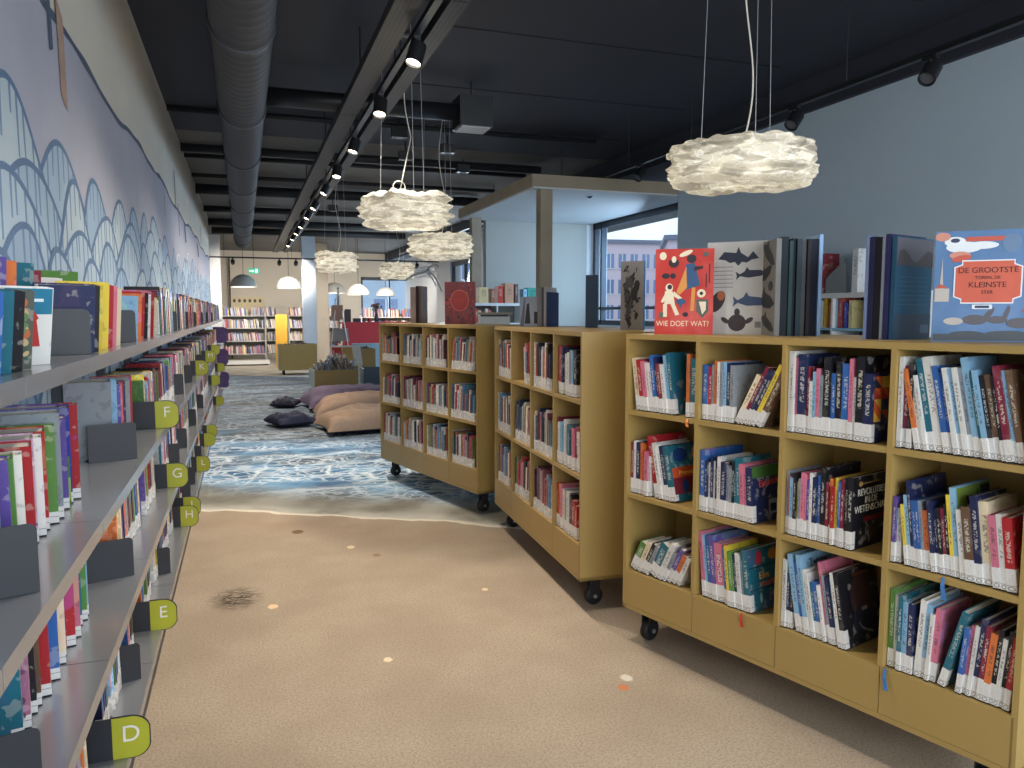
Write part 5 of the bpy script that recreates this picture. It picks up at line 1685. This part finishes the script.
# ------------------------------------------------------------------ crinkled pendant lamps
def pendant(label, c, w, h, seed, loop=False, wires=True):
    t = thing('pendant_lamp', label, 'pendant lamp', c, 0, 'crinkled white pendant lamps')
    R = w / 2
    nu, nv = 150, 52
    m = MB()
    prof = []
    for j in range(nv + 1):
        v = j / nv
        # open ring: inner top rim, over the top, down the side, under to the inner bottom rim
        a_ = -0.35 * pi + v * 1.55 * pi
        prof.append((sin(a_), cos(a_)))
    for j in range(nv + 1):
        s_, c_ = prof[j]
        for i in range(nu):
            th = 2 * pi * i / nu
            dirx, diry = cos(th), sin(th)
            z0 = math.copysign(abs(c_) ** 0.55, c_) * h / 2
            rr_ = R * (0.72 + 0.28 * math.copysign(abs(s_) ** 0.6, s_))
            P = Vector((dirx * 2.2 + seed, diry * 2.2, z0 * 9))
            band = 0.030 * sin(z0 / h * 2 * pi * 4 + 1.6 * noise.noise(P * 0.7)) * max(0, s_)
            crease = 0.03 * noise.noise(P * 1.3) + 0.018 * abs(noise.noise(P * 3.1)) + 0.008 * noise.noise(P * 7)
            rr_ += (band + crease) * (0.6 + 0.4 * abs(s_)) * (w / 0.63)
            ob = 1 + 0.06 * sin(2 * th + seed)
            zz = z0 + 0.025 * noise.noise(Vector((dirx * 1.6, diry * 1.6, seed))) * (w / 0.63) + 0.012 * noise.noise(P * 2.3)
            if c_ > 0.3:
                zz += 0.03 * noise.noise(Vector((dirx * 5, diry * 5, seed + 3)))
            m.v.append((rr_ * dirx * ob, rr_ * diry / ob, zz))
    for j in range(nv):
        for i in range(nu):
            m.f.append((j * nu + i, (j + 1) * nu + i, (j + 1) * nu + (i + 1) % nu, j * nu + (i + 1) % nu))
            m.mi.append(0)
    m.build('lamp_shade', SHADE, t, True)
    top = CEIL - c[2]
    if wires:
        for k in range(3):
            a_ = 0.6 + k * 2.1
            MB().tube([(R * 0.6 * cos(a_), R * 0.6 * sin(a_), h * 0.42), (R * 0.5 * cos(a_), R * 0.5 * sin(a_), top)], 0.0018, 5).build('suspension_wire', mat('wire_steel', (170, 170, 170), 0.4, metal=0.5), t)
    pts = []
    for k in range(33):
        u = k / 32
        x = 0.07 * sin(u * 3.3) * (1 - u) + 0.03 * sin(u * 8)
        if loop and u < 0.35:
            a_ = u / 0.35 * 2 * pi
            pts.append((-0.06 + 0.05 * sin(a_) + 0.05 * u, 0, h * 0.5 + 0.045 - 0.045 * cos(a_) + 0.03 * u))
        else:
            pts.append((x, 0.02 * sin(u * 5), h * 0.4 + (top - h * 0.4) * u))
    MB().tube(pts, 0.004, 6).build('cord', mat('cord_white', (206, 200, 186), 0.6), t, True)
    MB().lathe([(0, 0), (0.05, 0), (0.05, -0.03), (0, -0.035)], 16, (pts[-1][0], pts[-1][1], top)).build('ceiling_rose', BLACKMETAL, t)
    bulb = mat('bulb_glow', (255, 226, 170), 0.4, emit=9.0)
    for k in range(3):
        a_ = k * 2.1 + seed
        MB().lathe([(0.001, 0.035), (0.018, 0.025), (0.025, 0), (0.018, -0.02), (0.001, -0.03)], 12, (R * 0.32 * cos(a_), R * 0.32 * sin(a_), 0.02)).build('bulb', bulb, t, True)
    P = Vector(c)
    light('pendant_glow', 'POINT', P + Vector((0, 0, -0.02)), PENDANT_W, (1.0, 0.92, 0.78), size=0.1)


pendant('crinkled white pendant lamp nearest the pale wall, above the nearest bookcase', (2.158, 3.036, 2.165), 0.60, 0.185, 1.0)
pendant('crinkled white pendant lamp with a looped cord above the aisle', (1.177, 5.79, 2.26), 0.655, 0.245, 4.0, True)
pendant('crinkled white pendant lamp above the middle of the bookcase row', (1.91, 7.7, 2.17), 0.60, 0.23, 7.0)
pendant('crinkled white pendant lamp in front of the taupe pillar', (1.32, 11.6, 2.24), 0.60, 0.28, 11.0)
pendant('crinkled white pendant lamp above the red counter side', (2.80, 14.73, 2.29), 0.60, 0.3, 15.0)


# grey dome lamps
def dome(label, x, y, z, r, power, m):
    t = thing('dome_lamp', label, 'dome lamp', (x, y, z), 0, 'grey dome lamps at the far end')
    pr = [(max(0.002, r * sin(a_ * pi / 24)), r * 0.95 * cos(a_ * pi / 24)) for a_ in range(0, 13)]
    pr += [(q[0] * 0.97, q[1] - 0.012) for q in pr[::-1]]
    MB().lathe(pr, 32).build('lamp_shade', m, t, True)
    MB().tube([(0, 0, r * 0.95), (0, 0, CEIL - z)], 0.006, 6).build('cord', BLACKMETAL, t)
    MB().lathe([(0.001, 0.06), (0.05, 0.04), (0.06, 0), (0.04, -0.04), (0.001, -0.05)], 14, (0, 0, 0.06)).build('bulb', mat('bulb_glow', (255, 226, 170), 0.4, emit=9.0), t, True)
    if power:
        light('dome_glow', 'POINT', (x, y, z - 0.06), power, NEUT, size=0.08)


DG = mat('dome_grey', (186, 186, 182), 0.6, vary=0.03)
dome('grey dome lamp under the exit sign, in front of the cream wall', 0.03, 20.2, 2.15, 0.31, DOME_W, DG)
dome('grey dome lamp beside the pale pillar', 1.205, 22.1, 2.19, 0.33, DOME_W, DG)
dome('grey dome lamp half hidden by the taupe pillar', 2.7, 24.5, 2.12, 0.34, DOME_W, DG)
dome('glowing grey dome lamp above the red counter', 3.05, 21.8, 2.02, 0.3, DOME_W, DG)
dome('grey dome lamp in front of the far shop window', 3.95, 22.6, 2.0, 0.27, 0, DG)

# ------------------------------------------------------------------ canopy with columns, pedestal, white cases
t = thing('canopy', 'board clad canopy slab on two square columns in front of the window', 'canopy', (3.0, 7.95, 0))
SOFF = mat('canopy_soffit', (206, 208, 206), 0.8, vary=0.05, scale=2)
MB().box(0, 0, 2.87, 2.1, 3.05, 3.0).build('slab_edge', CONCRETE, t)
MB().box(0.02, 0.02, 2.855, 2.1, 3.04, 2.87).build('soffit', SOFF, t)
MB().box(0.12, 0.06, 0, 0.26, 0.2, 2.855).build('column', CONCRETE, t)
MB().box(0.12, 2.75, 0, 0.26, 2.89, 2.855).build('column', CONCRETE, t)
t = thing('pedestal', 'pale grey pedestal with a wooden top standing behind the farthest bookcase', 'pedestal', (2.16, 7.18, 0), radians(-14))
MB().box(0, 0, 0, 0.3, 0.2, 1.465).build('body', mat('pedestal_grey', (196, 196, 190), 0.5, vary=0.03), t)
MB().box(-0.015, -0.015, 1.485, 0.325, 0.22, 1.505).build('top_board', mat('pedestal_top', (140, 126, 104), 0.5), t)
MB().box(0.02, 0.02, 1.465, 0.28, 0.18, 1.485).build('spacer', DARKPLATE, t)


def white_case(label, loc, rz, w, top, rows, tops, blue=True):
    t = thing('low_bookcase', label, 'bookcase', loc, rz, 'white low bookcases')
    D = 0.3
    MB().box(0, 0, top - 0.04, w, D, top).build('top_panel', WHITE, t)
    n = max(1, round(w / 0.42))
    for k in range(n + 1):
        x = k * (w - 0.02) / n
        MB().box(x, 0.0, 0.05, x + 0.02, D - 0.02, top - 0.04).build('divider', WHITE, t)
    MB().box(0, D - 0.02, 0.05, w, D, top - 0.04).build('back_panel', mat('case_back', (120, 122, 118), 0.7), t)
    for z in (top - 0.30, top - 0.62, top - 0.95):
        MB().box(0.001, 0.002, z, w - 0.001, D - 0.021, z + 0.02).build('shelf_board', mat('pale_blue_board', (150, 200, 232), 0.5) if blue else WHITE, t)
    i = 0
    x = 0.02
    a = Matrix.Translation(loc) @ Matrix.Rotation(rz, 4, 'Z')
    for (x, t_, h_, rgb, nm) in tops:
        P = a @ Vector((x, 0.05, top + 0.001))
        o = MB().box(0, 0, 0, t_, 0.002, h_).box(0, 0.002, 0, 0.002, 0.17, h_).box(t_ - 0.002, 0.002, 0, t_, 0.17, h_).box(0.002, 0.002, 0.003, t_ - 0.002, 0.165, h_ - 0.005).build('book', COVER, None, loc=P, rot=(0, 0, rz))
        o.color = (*lin(rgb), 1)
        tag(o, '%s book standing on top of the white bookcase %s' % (nm, 'under the canopy' if not blue else 'by the pale wall'), 'book', 'books on the white bookcases')
    for (x, t_, h_, rgb, nm) in rows:
        P = a @ Vector((x, 0.03, top - 0.279))
        o = MB().box(0, 0, 0, t_, 0.002, h_).box(0, 0.002, 0, 0.002, 0.17, h_).box(t_ - 0.002, 0.002, 0, t_, 0.17, h_).box(0.002, 0.002, 0.003, t_ - 0.002, 0.165, h_ - 0.005).build('book', COVER, None, loc=P, rot=(0, 0, rz))
        o.color = (*lin(rgb), 1)
        tag(o, '%s book in the %s white bookcase' % (nm, 'canopy side' if not blue else 'pale wall side'), 'book', 'books on the white bookcases')
    return t


# under the canopy, facing the aisle
white_case('white low bookcase with books on top under the canopy', (3.02, 10.37, 0), 0.0, 1.1, 1.64,
           [(0.05 + k * 0.05, 0.04, 0.2 - 0.02 * (k % 3), c, n) for k, (c, n) in enumerate((((190, 60, 56), 'short red'), ((220, 200, 160), 'short cream'), ((170, 60, 70), 'short crimson'), ((230, 220, 210), 'short white'), ((206, 110, 90), 'short coral'), ((60, 120, 110), 'short sea green')))],
           [(0.12, 0.13, 0.22, (222, 200, 150), 'cream'), (0.3, 0.05, 0.2, (160, 100, 80), 'brown'), (0.40, 0.07, 0.24, (196, 60, 50), 'red'), (0.50, 0.13, 0.28, (200, 150, 120), 'tan'), (0.65, 0.05, 0.27, (110, 80, 70), 'dark brown'), (0.78, 0.05, 0.2, (150, 200, 220), 'pale blue'), (0.84, 0.16, 0.22, (50, 150, 130), 'green')], blue=False)
# by the pale wall, seen between the picture books
white_case('white low bookcase with pale blue boards along the pale wall', (RX - 0.31, 5.9, 0), radians(-90), 1.7, 1.66,
           [(0.42 + 0.2 + k * 0.055, 0.035, 0.2 + 0.02 * (k % 3), c, n) for k, (c, n) in enumerate((((70, 140, 150), 'teal spined'), ((230, 230, 225), 'white spined'), ((226, 180, 50), 'yellow spined'), ((200, 100, 90), 'coral spined'), ((170, 200, 220), 'pale blue spined'), ((190, 70, 70), 'red spined'), ((70, 80, 180), 'blue spined'), ((225, 210, 150), 'straw spined')))],
           [(0.62, 0.05, 0.33, (126, 40, 50), 'dark red'), (1.0, 0.06, 0.34, (226, 226, 226), 'white, red and blue'), (0.3, 0.06, 0.28, (60, 90, 140), 'blue')])

t = thing('bookend', 'grey wedge shaped bookend on the white bookcase by the pale wall', 'bookend', (RX - 0.25, 5.20, 1.661))
MB().prism([(0, 0, 0), (0, -0.22, 0), (0, -0.22, 0.19), (0, -0.2, 0.26), (0, 0, 0.12)], (0.003, 0, 0)).build('plate', flat((130, 134, 136)), t)
MB().box(0.003, -0.2, 0, 0.08, -0.02, 0.002).build('foot', flat((130, 134, 136)), t)

# white lacy sculpture hanging in front of the far windows
rr = random.Random(2)
t = thing('hanging_sculpture', 'white wire sculpture like a leaping animal hanging beyond the red book', 'sculpture', (3.2, 14.2, 2.2))
m = MB()


def curve(pts, r, n=5, sub=6):
    out = []
    for i in range(len(pts) - 1):
        p0, p1, p2, p3 = (Vector(pts[max(0, min(len(pts) - 1, i + k))]) for k in (-1, 0, 1, 2))
        for k in range(sub):
            u = k / sub
            out.append(0.5 * ((2 * p1) + (p2 - p0) * u + (2 * p0 - 5 * p1 + 4 * p2 - p3) * u * u + (3 * p1 - p0 - 3 * p2 + p3) * u ** 3))
    out.append(Vector(pts[-1]))
    m.tube(out, r, n)


curve([(-0.34, 0, -0.1), (-0.2, 0, 0.0), (0, 0, 0.06), (0.12, 0, 0.15), (0.2, 0, 0.2), (0.28, 0, 0.16)], [0.02] * 31)
curve([(0.05, 0, 0.1), (0.18, 0.02, 0.0), (0.26, 0, -0.12), (0.34, 0, -0.3)], 0.016)
curve([(0.0, 0.05, 0.08), (0.1, 0.05, 0.02), (0.2, 0.06, -0.1), (0.24, 0.03, -0.2)], 0.014)
curve([(0.2, 0, 0.2), (0.12, 0, 0.23), (0.06, 0, 0.2)], 0.012)
for k in range(26):
    a_ = rr.uniform(0, 6.28)
    c_ = Vector((rr.uniform(-0.1, 0.2), rr.uniform(-0.06, 0.06), rr.uniform(0, 0.12)))
    curve([c_ + Vector((0.09 * cos(a_ + q), 0.04 * sin(q * 2 + a_), 0.06 * sin(a_ + q))) for q in (0, 1, 2, 3, 4)], 0.005, 4, 4)
m.build('wire_body', mat('sculpture_white', (232, 232, 236), 0.6), t, True)
MB().tube([(0, 0, 0.06), (0, 0, CEIL - 2.2)], 0.002, 4).tube([(0.2, 0, 0.2), (0.2, 0, CEIL - 2.2)], 0.002, 4).build('hanging_wire', WHITE, t)

# ------------------------------------------------------------------ outside
struct('ground', MB().box(5.5, -60, -0.3, 260, 260, -0.2), mat('asphalt', (150, 152, 156), 0.9), 'street outside the window')


def building(label, loc, rz, w, d, floors, fh, bays_, m, roof):
    t = thing('building', label, 'building', loc, rz, 'buildings across the street')
    H = floors * fh + 0.8
    MB().box(0, 0, -0.3, w, d, H).build('wall', m, t)
    MB().box(-0.3, -0.3, H, w + 0.3, d + 0.3, H + 0.35).build('roof', roof, t)
    pane = mat('far_pane', (120, 140, 176), 0.15, vary=0.15, scale=0.4)
    nW = 0
    for f in range(floors):
        for k in range(bays_):
            x0 = w * (k + 0.2) / bays_
            x1 = w * (k + 0.8) / bays_
            z0 = f * fh + 0.9
            z1 = z0 + fh * 0.55
            if nW < 100:
                q = MB().box(x0, -0.05, z0, x1, 0.0, z1).build('window', pane, t)
                nW += 1
                MB().box(x0 - 0.1, -0.12, z0 - 0.1, x1 + 0.1, -0.05, z0).box((x0 + x1) / 2 - 0.05, -0.1, z0, (x0 + x1) / 2 + 0.05, -0.05, z1).build('sill', WHITE, q)
    return t


# bearing of the window is about 28 degrees east of the aisle
def polar(az, dist):
    return Vector((sin(radians(az)) * dist, cos(radians(az)) * dist, 0))


ROOF = mat('dark_roof', (120, 124, 140), 0.6)
building('long red brick building across the street, its facade running away', polar(24.2, 76), radians(-8), 11.0, 8, 3, 2.5, 9, BRICK, ROOF)
building('red brick corner building across the street with wide windows', polar(30.5, 58), radians(-28), 9.0, 8, 3, 2.0, 4, BRICK, ROOF)
building('pale grey tower block across the street', polar(33.4, 90), radians(-28), 12.0, 8, 5, 2.2, 3, mat('tower_grey', (190, 204, 216), 0.5, vary=0.05, scale=0.3), ROOF)
building('pale building beyond the far windows', (2.0, 40, 0), 0, 12.0, 6, 3, 2.4, 6, mat('far_house', (190, 204, 214), 0.6, vary=0.05, scale=0.3), ROOF)
building('blue-grey building beyond the second window', polar(12.5, 55), radians(-15), 6.0, 6, 2, 2.4, 4, mat('far_house_blue', (150, 180, 200), 0.6, vary=0.05, scale=0.3), ROOF)
print('books', NBOOK[0], 'objects', len(S.objects))
